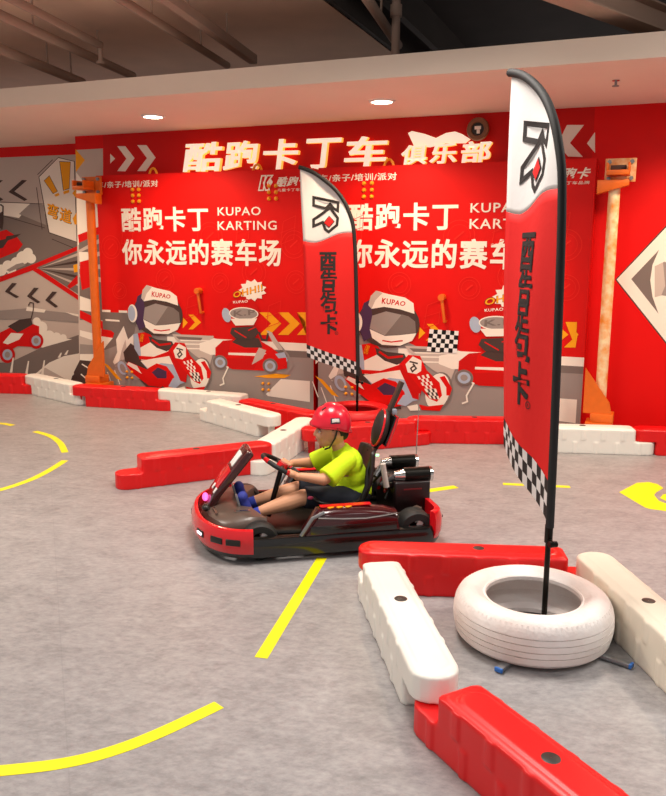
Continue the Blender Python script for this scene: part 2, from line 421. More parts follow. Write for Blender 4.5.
# ---- comic mural on the recessed wall
wlf = -.6
P = Print(wall_place(wlf), [])
zA = Z(0, 130, 4.97); zB = Z(0, 180, 6.05); zC = Z(0, 270, 6.05)
P.shape([(-60, 160), (76, 154.5), (82, 395), (-60, 393)], GREYL)
P.shape([(-60, 200), (30, 206), (60, 222), (80, 246), (40, 262), (0, 280), (-60, 300)], GREYD)
P.shape([(-20, 203), (31, 203), (19, 218), (-20, 211)], CREAM)
P.shape([(31, 203), (44, 205), (46, 225), (19, 214)], GREYM)
P.stroke([(-20, 201), (43, 204)], .7, BROWN); P.stroke([(-20, 209), (45, 228)], .7, BROWN); P.stroke([(52, 239), (76, 249)], .7, BROWN)
for ox in (0, -24): P.shape(zA([(110 + ox * 4.97, 248), (135 + ox * 4.97, 250), (72 + ox * 4.97, 305), (137 + ox * 4.97, 345), (122 + ox * 4.97, 353), (42 + ox * 4.97, 308)]), BROWN)
P.shape(zA([(192, 232), (290, 135), (372, 155), (385, 560), (242, 512)]), BROWN)
P.shape(zA([(196, 234), (290, 139), (368, 157), (381, 555), (246, 508)]), CREAM)
P.stroke(zA([(187, 222), (262, 148)]), .7, BROWN); P.stroke(zA([(182, 285), (210, 495)]), .7, BROWN)
P.shape(zA([(295, 155), (352, 158), (346, 292), (314, 302)]), BROWN); P.shape(zA([(298, 158), (350, 160), (344, 289), (317, 299)]), YEL)
P.shape(zA([(218, 252), (246, 225), (288, 305), (264, 318)]), BROWN); P.shape(zA([(221, 253), (246, 229), (285, 305), (265, 315)]), YEL)
P.shape(zA([(360, 315), (382, 282), (382, 342)]), YEL); P.shape(zA([(314, 306), (344, 296), (345, 310), (318, 320)]), YEL); P.shape(zA([(270, 322), (292, 312), (297, 324), (278, 332)]), YEL)
q = zA([(232, 428), (355, 470), (358, 398), (238, 358)])
P.text('弯道', [(a + .5, b + .5) for a, b in q], BROWN, .045); P.text('弯道', q, YEL, .03)
P.shape(zA([(362, 440), (384, 405), (386, 470), (372, 470)]), YEL)
# upper left kart (no driver), smoke
P.shape(zB([(-60, 330), (40, 300), (100, 340), (140, 390), (110, 430), (-60, 500)]), RED)
P.shape(zB([(-60, 380), (60, 350), (20, 410), (-60, 430)]), BROWN); P.shape(zB([(40, 340), (130, 325), (95, 350), (30, 372)]), BROWN)
P.stroke(zB([(12, 300), (18, 260), (20, 160), (8, 150), (-20, 152)]), 1.4, BROWN)
P.shape(zB([(-30, 220), (16, 190), (14, 290), (-30, 300)]), BROWN)
for cx, cy, r in ((170, 440, 30), (140, 470, 40), (190, 475, 30), (100, 500, 34), (50, 520, 34), (10, 545, 34), (70, 545, 30), (-30, 560, 40)):
    a, b = zB([(cx, cy)])[0]; P.ell(a, b, r / 6.05, r / 6.05, CREAM)
P.shape(zB([(40, 545), (100, 510), (140, 500), (160, 515), (60, 555)]), GREYM)
# red panel borders
P.shape(zB([(-60, 610), (190, 515), (475, 398), (475, 425), (195, 548), (-60, 640)]), RED)
P.shape(zB([(190, 540), (235, 535), (480, 700), (480, 730)]), RED)
P.shape(zB([(225, 530), (475, 425), (475, 690)]), GREYD)
for a in range(5): P.shape(zB([(235, 535), (475, 440 + 46 * a), (475, 458 + 46 * a)]), [GREYL, BROWN][a % 2])
P.shape(zB([(470, 575), (410, 640), (420, 660), (475, 625)]), RED); P.shape(zB([(445, 515), (475, 505), (478, 555), (450, 560)]), YEL)
# lower panel: track, chevrons, kart, smoke, kerb
for ox in (0, 143, 262): P.shape(zC([(75 + ox * .93, 78 + ox * .2), (104 + ox * .93, 80 + ox * .2), (60 + ox * .93, 128 + ox * .2), (118 + ox * .9, 162 + ox * .22), (100 + ox * .9, 170 + ox * .22), (32 + ox * .93, 130 + ox * .2)]), BROWN)
P.shape(zC([(-60, 250), (160, 232), (490, 268), (490, 320), (250, 300), (-60, 300)]), GREYM)
P.shape(zC([(165, 222), (280, 240), (270, 258), (160, 246)]), CREAM); P.shape(zC([(400, 255), (490, 270), (490, 285), (440, 272)]), CREAM)
P.shape(zC([(-60, 560), (60, 560), (250, 470), (485, 390), (490, 500), (300, 560), (200, 640), (-60, 640)]), GREYD)
P.shape(zC([(200, 640), (300, 560), (390, 520), (490, 503), (490, 590), (430, 670)]), CREAM)
P.shape(zC([(225, 640), (275, 590), (420, 670)]), GREYL)
P.shape(zC([(430, 670), (440, 640), (490, 590), (495, 680)]), BROWN)
for cx, cy, r in ((225, 310, 24), (250, 350, 40), (255, 410, 45), (300, 400, 35), (345, 405, 28), (385, 410, 22)):
    a, b = zC([(cx, cy)])[0]; P.ell(a, b, r / 6.05, r / 6.05, CREAM)
P.shape(zC([(235, 400), (440, 418), (255, 470)]), CREAM)
P.shape(zC([(-40, 400), (60, 350), (130, 330), (180, 320), (240, 340), (240, 400), (265, 440), (200, 465), (110, 460), (0, 520), (-40, 520)]), RED)
P.shape(zC([(50, 340), (120, 300), (190, 290), (200, 330), (110, 380)]), BROWN)
P.shape(zC([(20, 440), (70, 380), (145, 385), (120, 420), (50, 450)]), CREAM)
for a_, r_ in (((48, 512), 46), ((222, 428), 44)):
    a, b = zC([a_])[0]; P.ell(a, b, r_ / 6.05, r_ * 1.1 / 6.05, REDD); P.ell(a, b, r_ * .65 / 6.05, r_ * .72 / 6.05, BLUEG); P.ell(a, b, r_ * .35 / 6.05, r_ * .4 / 6.05, GREYM)
P.stroke(zC([(175, 215), (185, 195), (205, 200), (205, 240), (190, 300)]), 1, BROWN)
for x, y0, y1 in ((80, 530, 620), (172, 550, 635), (268, 545, 640), (370, 500, 530), (410, 485, 512)):
    P.shape(zC([(x, y0), (x + 8, y0), (x - 2, y1), (x - 18, y1)]), CREAM)
P.done('comic_mural_print', wl)

# ================================================================== DOORS with printed banners
DW, DH = 2.29, 2.2
S1 = -2.48; SHIFT = 2.335
def door_place(a, b, k):
    s, z = sz(a, b, 0); return Vector((s - S1, -.002 - .0006 * k, z))
def banner_print(full):
    out = []
    zA = Z(95, 280, 5.55); zB = Z(200, 270, 5.55); zH = Z(90, 160, 3.027)
    def corner(z): return z
    def rect(x0, x1, z0, z1): return [(x0, z0), (x1, z0), (x1, z1), (x0, z1)]
    # -- race track print
    def lp(a, b, k): return Vector((a, -.0025 - .0001 * k, b))
    def D(pts): return [(lambda r: (r[0] - S1, r[1]))(sz(x, y, 0)) for x, y in pts]
    P = Print(lp, [])
    zc = D([(130, 313)])[0][1]
    P.shape([(0, .01), (DW, .01), (DW, .60), (1.0, .66), (.45, zc), (0, zc)], GREYM)
    P.shape([(0, .5), (.35, .62), (.40, .78), (.3, zc), (0, zc)], GREYD)
    bw0, bw1 = D([(200, 338)])[0][1], D([(200, 345.5)])[0][1]
    P.shape(rect(.75, DW, bw1, bw0), CREAM); P.shape(rect(.75, DW, bw1 - .06, bw1), GREYD)
    P.shape(rect(0, .1, zc, zc + .022), CREAM); P.shape(rect(.1, .2, zc, zc + .022), RED); P.shape(rect(.2, .3, zc, zc + .022), CREAM)
    P.shape(D(zA([(58, 216), (136, 222), (138, 232), (60, 226)])), CREAM)
    P.shape(D([(266, 394), (281, 379), (310, 381), (310, 402), (268, 396)]), CREAM)
    P.shape(D(zA([(36, 272), (90, 280), (108, 295), (100, 322), (36, 312)])), RED); P.shape(D(zA([(36, 312), (100, 322), (40, 395)])), CREAM)
    P.shape(D(zA([(100, 455), (125, 400), (118, 330), (160, 255), (185, 330), (215, 300), (215, 380), (190, 420), (150, 440), (118, 480)])), CREAM)
    P.shape(D(zA([(135, 450), (150, 390), (170, 330), (180, 400), (165, 440)])), GREYL)
    for x, y in ((60, 560), (100, 590), (140, 580)): P.stroke(D(zA([(x, y), (x - 30, y - 80)])), .01, CREAM)
    P.shape(D(zA([(40, 452), (75, 472), (152, 558), (120, 548)])), YEL)
    for x0 in (490,): P.shape(D(zA([(490, 208), (516, 236), (488, 268)])), YEL)
    P.shape(D(zA([(520, 192), (548, 192), (590, 235), (545, 274), (520, 274), (556, 235)])), YEL)
    for dx in (0, 104): P.shape(D(zB([(330 + dx, 235), (388 + dx, 235), (452 + dx, 297), (388 + dx, 360), (330 + dx, 360), (396 + dx, 297)])), YEL)
    P.shape(D(zB([(540, 235), (590, 235), (590, 360), (540, 360), (596, 297)])), YEL)
    P.shape(D(zB([(540, 235), (586, 280), (586, 315), (545, 360), (552, 358), (600, 297)])), YEL)
    P.shape(D(zB([(300, 590), (420, 574), (505, 582), (470, 600), (380, 600)])), YEL)
    for (x, y, r) in ((.14, 1.52, .11), (.22, 1.1, .08), (1.25, 1.62, .13), (1.7, 1.3, .12), (2.1, 1.55, .12), (2.12, 1.22, .1), (1.35, 1.2, .09), (.75, 1.22, .1)):
        P.ring(x, y, r, .006, FAINT); P.ring(x, y, r * .72, .004, FAINT); P.stroke([(x - r * .3, y - r * .2), (x + r * .3, y + r * .3)], .012, FAINT)
    for (x, y) in ((.3, 1.75), (1.55, 1.75), (2.0, 1.75), (1.0, 1.05), (1.85, 1.0)):
        P.stroke([(x, y), (x + .12, y + .05), (x + .1, y - .15), (x - .03, y - .2), (x, y)], .005, FAINT); P.stroke([(x - .03, y - .1), (x + .12, y - .05)], .004, FAINT)
    out.append(('track_print', P))
    # -- headline
    P = Print(lp, []); P.k = 34
    def hb(x0, x1, y0, y1): 
        a = D([(x0, y1), (x1, y1), (x1, y0), (x0, y0)]); zt = sum(a[i][1] for i in (2, 3)) / 2; zb_ = (a[0][1] + a[1][1]) / 2
        return [(a[0][0], zb_), (a[1][0], zb_), (a[1][0], zt), (a[0][0], zt)]
    P.text('酷跑卡丁', hb(122.3, 208.8, 207, 231.5), CREAM, .034)
    P.text('你永远的赛车场', hb(123, 281.4, 239, 265.5), CREAM, .034)
    P.text('KUPAO', hb(218, 261, 207, 215.5), CREAM, .012); P.text('KARTING', hb(218, 277, 221, 230), CREAM, .012)
    P.text('车/亲子/培训/派对', hb(97.6, 158.6, 180.8, 187.6), CREAM, .02)
    P.text('酷跑卡', hb(277.5, 309.5, 176.5, 186.5), CREAM, .04, shear=.12)
    P.text('儿童卡丁车品牌', hb(277.5, 309.5, 188.3, 191.3), CREAM, .01)
    lk = hb(257, 274.8, 175, 191); x0, z0 = lk[0]; x1, z1 = lk[2]
    def L2(p): return [(x0 + (x1 - x0) * a, z0 + (z1 - z0) * b) for a, b in p]
    P.stroke(L2([(.12, .05), (.3, .95), (.52, .95), (.38, .05)]), .012, CREAM, True)
    P.stroke(L2([(.4, .5), (.62, .95), (.9, .95), (.62, .52), (.72, .05), (.5, .05)]), .012, CREAM, True)
    P.shape(L2([(.78, .3), (.92, .55), (.78, .8), (.64, .55)]), CREAM)
    out.append(('headline_lettering', P))
    # -- large kart picture (riderless, plain helmet)
    P = Print(lp, []); P.k = 52
    A = lambda pts: D(zA(pts))
    def el(c, rx, ry, M, rot=0, zf=zA):
        (a, b), = D(zf([c])); (a1, b1), = D(zf([(c[0] + rx, c[1])])); (a2, b2), = D(zf([(c[0], c[1] - ry)])); P.ell(a, b, abs(a1 - a), abs(b2 - b), M, rot)
    P.shape(A([(430, 300), (660, 310), (660, 400), (640, 470), (560, 420), (450, 330)]), GREYL)
    for y in (330, 350, 375): P.shape(A([(470, y), (640, y + 4), (640, y + 10), (480, y + 8)]), CREAM)
    P.shape(A([(450, 312), (600, 320), (590, 334), (470, 330)]), GREYD)
    P.shape(A([(160, 400), (200, 350), (240, 380), (270, 440), (420, 560), (430, 615), (300, 605), (200, 500), (170, 450)]), BROWN)
    P.shape(A([(110, 470), (150, 440), (200, 470), (260, 540), (230, 560), (160, 500)]), GREYM)
    el((155, 488), 24, 40, BLUEG, .5); el((157, 490), 14, 26, GREYM, .5)
    P.shape(A([(175, 470), (188, 452), (300, 500), (385, 560), (372, 595), (300, 585), (215, 520)]), RED)
    P.shape(A([(180, 468), (190, 455), (235, 475), (262, 520)]), CREAM)
    P.shape(A([(215, 300), (300, 285), (330, 330), (320, 420), (250, 425), (222, 380)]), RED)
    P.shape(A([(215, 300), (240, 296), (262, 420), (250, 425), (222, 380)]), BLUEG)
    P.shape(A([(255, 375), (310, 345), (420, 395), (415, 430), (260, 445)]), CREAM)
    P.shape(A([(245, 420), (330, 425), (410, 395), (420, 420), (330, 445), (250, 440)]), RED)
    P.shape(A([(255, 448), (420, 420), (470, 510), (500, 570), (420, 590), (300, 500)]), BLUEG)
    P.shape(A([(255, 448), (420, 420), (450, 470), (370, 460), (300, 492)]), CREAM)
    P.shape(A([(292, 492), (345, 462), (400, 478), (440, 530), (455, 590), (400, 605), (330, 550)]), RED)
    P.shape(A([(318, 512), (352, 484), (400, 506), (400, 545), (350, 545)]), PURP)
    P.shape(A([(410, 590), (435, 545), (480, 535), (490, 565), (450, 600)]), BLUEG)
    P.shape(A([(300, 310), (350, 330), (430, 340), (445, 372), (400, 395), (345, 375), (310, 345)]), BROWN)
    P.stroke(A([(318, 330), (360, 360), (425, 352)]), .02, REDD)
    el((590, 525), 58, 98, GREYD, -.25); el((585, 525), 52, 92, CREAM, -.25)
    P.shape(A([(590, 455), (612, 448), (648, 510), (640, 545), (625, 545), (622, 505)]), RED)
    P.shape(A([(506, 590), (545, 600), (615, 590), (600, 622), (520, 618)]), RED)
    P.shape(A([(405, 400), (448, 345), (500, 350), (532, 420), (592, 482), (606, 545), (585, 577), (552, 562), (515, 520), (508, 568), (478, 560), (440, 475)]), RED)
    P.shape(A([(405, 400), (420, 395), (500, 500), (515, 520), (508, 568), (478, 560), (440, 475)]), REDD)
    P.shape(A([(438, 392), (468, 352), (508, 374), (508, 425), (488, 440), (450, 432)]), CREAM)
    P.stroke(A([(455, 378), (492, 388)]), .014, BROWN); P.stroke(A([(470, 388), (486, 412), (470, 428), (462, 412), (480, 395)]), .014, BROWN)
    P.checks(A([(552, 558), (596, 565), (540, 440), (492, 452)]), 5, 7, CREAM, REDD)
    P.checks(A([(553, 560), (597, 566), (578, 512), (530, 515)]), 5, 3, CREAM, BROWN)
    P.shape(A([(455, 600), (500, 590), (515, 620), (470, 622)]), CREAM)
    # helmet
    el((350, 190), 140, 122, BROWN); 
    P.shape(A([(215, 190), (240, 90), (285, 60), (290, 250), (250, 280)]), PURP)
    el((212, 185), 26, 50, CREAM); el((207, 185), 20, 42, BLUEG)
    P.shape(A([(260, 100), (268, 55), (290, 28), (345, 45), (420, 62), (458, 90), (465, 142), (400, 120), (330, 108), (275, 118)]), CREAM)
    P.shape(A([(260, 100), (268, 55), (290, 28), (320, 40), (290, 75), (275, 118)]), GREYL)
    P.shape(A([(275, 122), (330, 112), (400, 122), (462, 146), (480, 190), (440, 155), (340, 130), (280, 150)]), BROWN)
    P.shape(A([(272, 215), (280, 152), (340, 130), (440, 155), (470, 180), (476, 236), (400, 246), (340, 250)]), GREYM)
    P.shape(A([(340, 250), (410, 145), (440, 155), (470, 180), (476, 236), (400, 246)]), GREYD)
    P.shape(A([(272, 218), (340, 252), (400, 248), (478, 238), (462, 275), (410, 300), (330, 296), (285, 262)]), CREAM)
    P.stroke(A([(330, 275), (370, 282), (420, 275)]), .012, REDD)
    P.text('KUPAO', A([(318, 92), (420, 104), (425, 82), (320, 62)]), REDD, .03)
    P.text('KUPAO', A([(248, 340), (268, 345), (278, 300), (262, 295)]), YEL, .02)
    out.append(('large_kart_print', P))
    # -- small kart picture
    P = Print(lp, []); P.k = 52.5
    B = lambda pts: D(zB(pts))
    P.shape(B([(0, 405), (40, 395), (80, 378), (130, 390), (95, 470), (60, 470), (0, 445)]), CREAM)
    star = []
    for i in range(22):
        a = 2 * PI * i / 22; r = 1.0 if i % 2 else .76; star.append((295 + 78 * r * math.cos(a), 112 + 62 * r * math.sin(a)))
    P.shape(B(star), CREAM)
    P.text('OHH!!', B([(186, 158), (352, 118), (350, 76), (184, 122)]), BROWN, .05); P.text('OHH!!', B([(188, 156), (350, 115), (348, 78), (186, 124)]), YEL, .03)
    P.stroke(B([(100, 480), (135, 475), (120, 520), (158, 540), (130, 600), (135, 630), (112, 640)]), .014, CREAM)
    P.shape(B([(88, 430), (130, 392), (200, 385), (330, 388), (400, 430), (485, 500), (485, 545), (400, 560), (180, 550), (88, 490)]), RED)
    P.shape(B([(88, 430), (130, 392), (170, 388), (160, 480), (90, 488)]), REDD)
    P.shape(B([(180, 400), (230, 360), (330, 380), (350, 430), (250, 430)]), BROWN)
    P.shape(B([(150, 490), (340, 480), (300, 550), (165, 545)]), REDD); P.shape(B([(160, 458), (372, 462), (340, 478), (160, 470)]), CREAM)
    P.shape(B([(310, 470), (330, 430), (370, 445), (350, 490), (290, 525)]), GREYL)
    P.shape(B([(420, 465), (470, 455), (490, 500), (470, 530)]), BLUEG); P.shape(B([(430, 490), (480, 485), (485, 528), (445, 532)]), RED)
    P.stroke(B([(380, 340), (430, 400), (490, 470), (515, 530), (485, 572), (430, 566)]), .02, GREYM)
    P.shape(B([(372, 335), (400, 345), (462, 440), (440, 445), (400, 390)]), GREYL)
    P.stroke(B([(330, 345), (345, 385), (372, 390), (380, 350)]), .02, BROWN)
    for c, r in (((115, 512), 40), ((392, 532), 42)):
        el(c, r, r, GREYD, 0, zB); el(c, r * .72, r * .72, BLUEG, 0, zB); el(c, r * .4, r * .4, GREYM, 0, zB)
    el((240, 225), 92, 68, REDD, 0, zB); el((150, 250), 24, 40, BLUEG, .3, zB)
    el((245, 242), 82, 36, CREAM, 0, zB); el((245, 242), 76, 30, GREYM, 0, zB)
    P.shape(B([(172, 270), (320, 268), (300, 305), (200, 308)]), CREAM)
    P.text('K.P', B([(190, 258), (310, 248), (308, 220), (190, 226)]), GREYD, .03)
    P.text('KUPAO', B([(188, 186), (268, 180), (268, 165), (186, 172)]), CREAM, .03)
    P.shape(B([(180, 320), (310, 312), (330, 345), (300, 385), (200, 380), (170, 350)]), BROWN)
    P.stroke(B([(195, 335), (260, 375)]), .01, RED); P.stroke(B([(270, 335), (320, 312)]), .01, RED)
    out.append(('small_kart_print', P))
    return out
def make_door(name, s0, label):
    r = empty(name, W(s0, 0, 0), WROT, label, 'door', kind='structure')
    G().box((DW / 2, .06, DH / 2 + .005), (DW, .12, DH - .01)).build('slab', RED, r, bevel=.004)
    return r
door1 = make_door('door_1', S1, 'left-hand steel door leaf covered with a red printed karting banner')
door2 = make_door('door_2', S1 + SHIFT, 'red printed door leaf beside the tall red flag, checkered card on it')
ban1 = G().box((DW / 2, -.001, DH / 2 + .005), (DW, .002, DH - .01)).build('banner', RED, door1, smooth=False)
ban2 = ban1.copy(); COL.objects.link(ban2); ban2.parent = door2
for nm, P in banner_print(True):
    a = P.done(nm, ban1); b = a.copy(); COL.objects.link(b); b.parent = ban2
def door2_place(a, b, k):
    s, z = sz(a, b, 0); return Vector((s - S1 - SHIFT, -.0025 - .0001 * (k + 90), z))
P = Print(door2_place, []); P.checks([(427, 351), (457, 353), (459, 331), (430, 329)], 7, 5, WHT, BLK); P.done('checkered_card', ban2)
def bolt(parent, s, z, r=.018):
    o = G().lathe([(0.001, .022), (r * .6, .02), (r, .008), (r, 0), (.001, 0)], 12).build('bolt', YBRASS, parent); o.rotation_euler = (PI / 2, 0, 0); o.location = (s, -.003, z); return o
def lug(parent, s):
    pts = [(s + .045 * math.cos(t * PI / 8), .05, DH - .03 + .085 * math.sin(t * PI / 8)) for t in range(9)]
    G().tube(pts, .011, 8).build('lifting_ring', YBRASS, parent)
def lever(parent, s, z):
    l = G().cap((s, -.05, z - .2), (s - .03, -.05, z), .012, .014).build('lever_handle', ORANGE, parent)
    G().cone((s - .03, -.001, z), (s - .03, -.07, z), .028, .028, 14).build('pivot', ORANGE, l)
    G().cone((s, -.001, z - .2), (s, -.055, z - .2), .012, .012, 10).build('stop_pin', ORANGE, l)
for d, dx in ((door1, 0), (door2, 0)):
    for s0 in (.42, 1.86):
        for i in (0, 1):
            for j in range(3): bolt(d, s0 + .07 * i, 2.06 - .055 * j)
    for i, j in ((0, 0), (1, 0), (0, 1), (1, 1)): bolt(d, .27 + .06 * i, .3 - .06 * j, .014)
    for i, j in ((0, 0), (1, 0), (0, 1), (1, 1)): bolt(d, 1.78 + .06 * i, .28 - .06 * j, .014)
    lug(d, .62); lug(d, 1.72)
    lever(d, 1.16, 1.12)

# ---- hinge posts
def hinge_post(s, worn, label, flip):
    r = empty('hinge_post', W(s, .15, 0), WROT, label, 'post', 'orange hinge posts beside the doors')
    pm = ORANGEW if worn else ORANGE; f = -1 if flip else 1
    G().cone((0, 0, .3), (0, 0, 2.02), .042, .042, 20, False).build('pipe', pm, r)
    G().box((0, .01, .1), (.2, .2, .2)).build('base_block', ORANGE, r, bevel=.008)
    G().box((0.02 * f, 0, .235), (.17, .16, .07)).build('base_collar', ORANGE, r, bevel=.006)
    G().prism([(-.12 * f, -.07, .27), (.09 * f, -.07, .27), (.07 * f, -.07, .36), (-.12 * f, -.07, .62)], (0, .02, 0)).build('gusset_plate', ORANGE, r)
    for k in (-.07, .07): G().cone((k, -.105, .06), (k, -.085, .06), .014, .014, 6).build('anchor_bolt', STEEL, r, smooth=False)
    t = G().box((0.03 * f, .08, 2.10), (.22, .02, .17)).build('top_plate', ORANGEW if worn else ORANGE, r, bevel=.004)
    for a in (-.05, .11):
        for b in (2.04, 2.16): G().cone((a * f, .07, b), (a * f, .05, b), .016, .016, 6).build('bolt', STEEL, t, smooth=False)
    g = G().box((0.02, -.03, 2.07), (.16, .16, .035)).box((-.055, -.03, 2.11), (.015, .16, .06)).box((.095, -.03, 2.11), (.015, .16, .06)) if not flip else G().box((-.05, -.03, 2.07), (.13, .16, .035)).box((-.11, -.03, 2.11), (.015, .16, .06)).box((.01, -.03, 2.11), (.015, .16, .06)); g.build('top_channel', ORANGE, r, bevel=.003)
    G().box((.02 if not flip else -.05, -.01, 2.105), (.11, .09, .04)).build('channel_insert', BROWN, r, bevel=.003)
    G().prism([(-.12 * f, -.08, 1.92), (-.12 * f, -.08, 2.02), (.1 * f, -.08, 2.02), (.1 * f, -.08, 1.98)], (0, .1, 0)).build('bracket_arm', ORANGE, r, bevel=.003)
    return r
hinge_post(-2.445, False, 'clean orange hinge post between comic mural and red door', True)
hinge_post(2.295, True, 'worn orange hinge post with scuffed pipe against plain red wall', False)

# ================================================================== backlit sign
sg = empty('wall_sign', W(-1.2, -.15, 2.2), WROT, 'backlit white channel letter sign mounted over the red doors', 'sign')
def sgp(x, y, off):
    s, z = sz(x, y, off); return Vector((s + 1.2, -off - .15, z - 2.2))
def letter(ch, x0, x1, ty0, ty1, yb, shear=.1):
    V, F = glyphs(ch, .034, 4); n = len(V)
    def at(x, y, off):
        x = x + shear * (y - .5); px = x0 + (x1 - x0) * x; pt = ty0 + (ty1 - ty0) * x; pb = yb[0] + (yb[1] - yb[0]) * x
        return sgp(px, pb + (pt - pb) * y, off)
    g = G(); front = [at(x, y, -.10 + .0006 * (i // (n // 5))) for i, (x, y) in enumerate(V)]; back = [p + Vector((0, .045, 0)) for p in front]
    g.cur = 0; g.add(front, F); g.cur = 1
    ec = {}
    for f in F:
        for i in range(len(f)):
            e = tuple(sorted((f[i], f[(i + 1) % len(f)]))); ec[e] = ec.get(e, 0) + 1
    ed = [e for e, c in ec.items() if c == 1]
    g.add(front + back, [(a, b, b + n, a + n) for a, b in ed]); g.cur = 1; g.add(back, F)
    g.build('channel_letter', [SIGNF, SIGNS], sg, smooth=False, fixn=False)
letter('酷', 184, 222, 143, 141.5, (172, 171)); letter('跑', 224, 259, 141.5, 140, (171, 170)); letter('卡', 263, 298, 139.5, 138.5, (170, 169.5)); letter('丁', 305, 340, 139, 137.5, (169.5, 168.5)); letter('车', 345, 387, 137, 135.5, (168, 167))
letter('俱', 401, 427, 145.5, 144.5, (165, 164)); letter('乐', 430, 457, 143.5, 142.5, (164, 163)); letter('部', 461, 491, 142, 140, (163, 162))
cl = [(408, 133), (412, 131), (425, 134), (436, 138), (446, 133), (455, 131.5), (462, 134), (470, 139), (465, 143), (445, 143), (430, 147), (414, 146)]
G().prism([sgp(x, y, -.12) for x, y in cl], (0, .025, 0)).build('smoke_panel', SIGNF, sg, smooth=False)
c = sgp(478.5, 129.5, -.10); Mx = Matrix.Rotation(PI / 2, 3, 'X')
rim = G().lathe([(.04, .0), (.085, .0), (.092, .02), (.085, .04), (.055, .04), (.05, .03)], 28, c, Mx).build('tyre_emblem', mat('bronze_emblem', '#7a4a2a', .4), sg)
G().lathe([(.001, .025), (.052, .025)], 20, c, Mx).build('hub', BLKP, rim); G().box(c + Vector((0, -.03, .01)), (.05, .01, .025)).box(c + Vector((.005, -.03, -.02)), (.025, .01, .03)).build('hub_spoke', CREAM, rim)

# ================================================================== ceiling fittings
def downlight(p, label):
    r = empty('downlight', p, 0, label, 'ceiling light', 'soffit downlights')
    G().lathe([(.085, 0), (.1, 0), (.1, -.008), (.08, -.012), (.076, -.004)], 32).build('trim_ring', mat('white_trim', '#f3efe8', .5), r)
    G().lathe([(.001, -.006), (.08, -.006)], 24).build('lens', LAMP, r)
    l = bpy.data.lights.new('downlight_lamp', 'SPOT'); l.energy = 95; l.color = (1, .76, .53); l.spot_size = 2.5; l.spot_blend = .8; l.shadow_soft_size = .08
    o = bpy.data.objects.new('downlight_lamp', l); o.location = (0, 0, -.03); o.parent = r; COL.objects.link(o)
d1, d2 = onz(153, 116, 2.6), onz(382, 101, 2.6); dd = d2 - d1
downlight(d1, 'glowing round downlight in soffit over the chevron end of the sign'); downlight(d2, 'glowing round downlight in soffit above the middle sign letters')
downlight(d2 + dd * 1.15, 'round downlight in soffit beyond the tall flag'); downlight(d1 - dd, 'round downlight in soffit over the comic mural')
p = onz(616, 80, 2.6)
r = empty('sprinkler', p, 0, 'small sprinkler head under the soffit near the tall flag', 'sprinkler')
G().cone((0, 0, 0), (0, 0, -.035), .008, .008, 10).build('stem', STEEL, r); G().cone((0, 0, -.035), (0, 0, -.04), .022, .022, 12).build('deflector', STEEL, r); G().cone((0, 0, 0), (0, 0, -.005), .025, .025, 14).build('escutcheon', CHROME, r)
def pipe(a, b, z, rad, label, hang=(), M=PIPE, ext=.0):
    p, q = onz(*a, z), onz(*b, z); d = (q - p); p = p - d * .6; q = q + d * ext
    r = empty('ceiling_pipe', p, 0, label, 'pipe', 'pipes under the slab')
    G().cone((0, 0, 0), q - p, rad, rad, 12).build('run', M, r)
    for t in hang:
        c = (q - p) * t
        G().cone(c, c + Vector((0, 0, 3.25 - z)), .008, .008, 8).build('hanger_rod', M, r)
    return r, p, q
pipe((0, 15), (133, 76), 3.02, .035, 'brown ceiling pipe crossing the slab over the comic mural', (.5, .8))
_, pp, qq = pipe((14, 0), (100, 45), 3.05, .03, 'brown ceiling pipe that ends in a short sprinkler drop', (.4,))
g = G().cone(qq - pp, qq - pp + Vector((0, 0, -.12)), .018, .018, 10).cone(qq - pp + Vector((0, 0, -.12)), qq - pp + Vector((0, 0, -.14)), .035, .035, 10); g.build('sprinkler_drop', PIPE, _)
pipe((0, 49), (76, 80), 2.97, .04, 'thick brown ceiling pipe nearest the soffit', (.7, .9), ext=.1)
pipe((122, 0), (220, 61), 3.05, .03, 'thin brown ceiling pipe beside the square duct', (.5, .8), ext=.1)
def duct(a, b, z, wd, h, label, M, name='ceiling_beam', cat='beam'):
    p, q = onz(*a, z), onz(*b, z); d = q - p; p = p - d * .5; q = q + d * .25; d = q - p; L = d.length; a_ = math.atan2(d.y, d.x)
    o = empty(name, p, a_, label, cat)
    G().box((L / 2, 0, 0), (L, wd, .012)).box((L / 2, 0, h), (L, wd, .012)).box((L / 2, 0, h / 2), (L, .014, h)).build('flange_and_web', M, o, bevel=.002) if cat == 'beam' else G().box((L / 2, 0, h / 2), (L, wd, h)).build('casing', M, o, bevel=.005)
    for t in (.45, .75): G().cone((L * t, 0, h), (L * t, 0, 3.9 - z if cat == 'beam' else 3.25 - z), .008, .008, 8).build('hanger_rod', M, o)
    return o
duct((162, 0), (239, 54), 3.02, .07, .07, 'square brown cable duct under the pale slab', PIPE, 'cable_duct', 'duct')
duct((572, 2), (664, 36), 2.86, .16, .14, 'pale steel beam crossing the dark void above the soffit', mat('beam_paint', '#b59684', .6))
pipe((368, 0), (396, 42), 3.1, .035, 'brown pipe running along the dark edge beam', (.6,), ext=.1)
pp = onz(396, 20, 3.1)
r = empty('ceiling_pipe', pp, 0, 'vertical brown riser pipe dropping from the void to the soffit', 'pipe', 'pipes under the slab')
G().cone((0, 0, -.45), (0, 0, .8), .03, .03, 12).build('run', PIPE, r); G().cone((0, 0, .02), (0, 0, .1), .042, .042, 12).build('coupling', PIPE, r)
pp = onz(515, -14, 3.2)
r = empty('fan_coil_unit', pp, WROT, 'black boxed fan unit hung in the dark ceiling void', 'air unit')
G().box((0, 0, .17), (.55, .5, .3)).build('casing', BLKP, r, bevel=.03, seg=3); G().box((0, -.26, .17), (.4, .02, .18)).build('grille', BLKM, r)
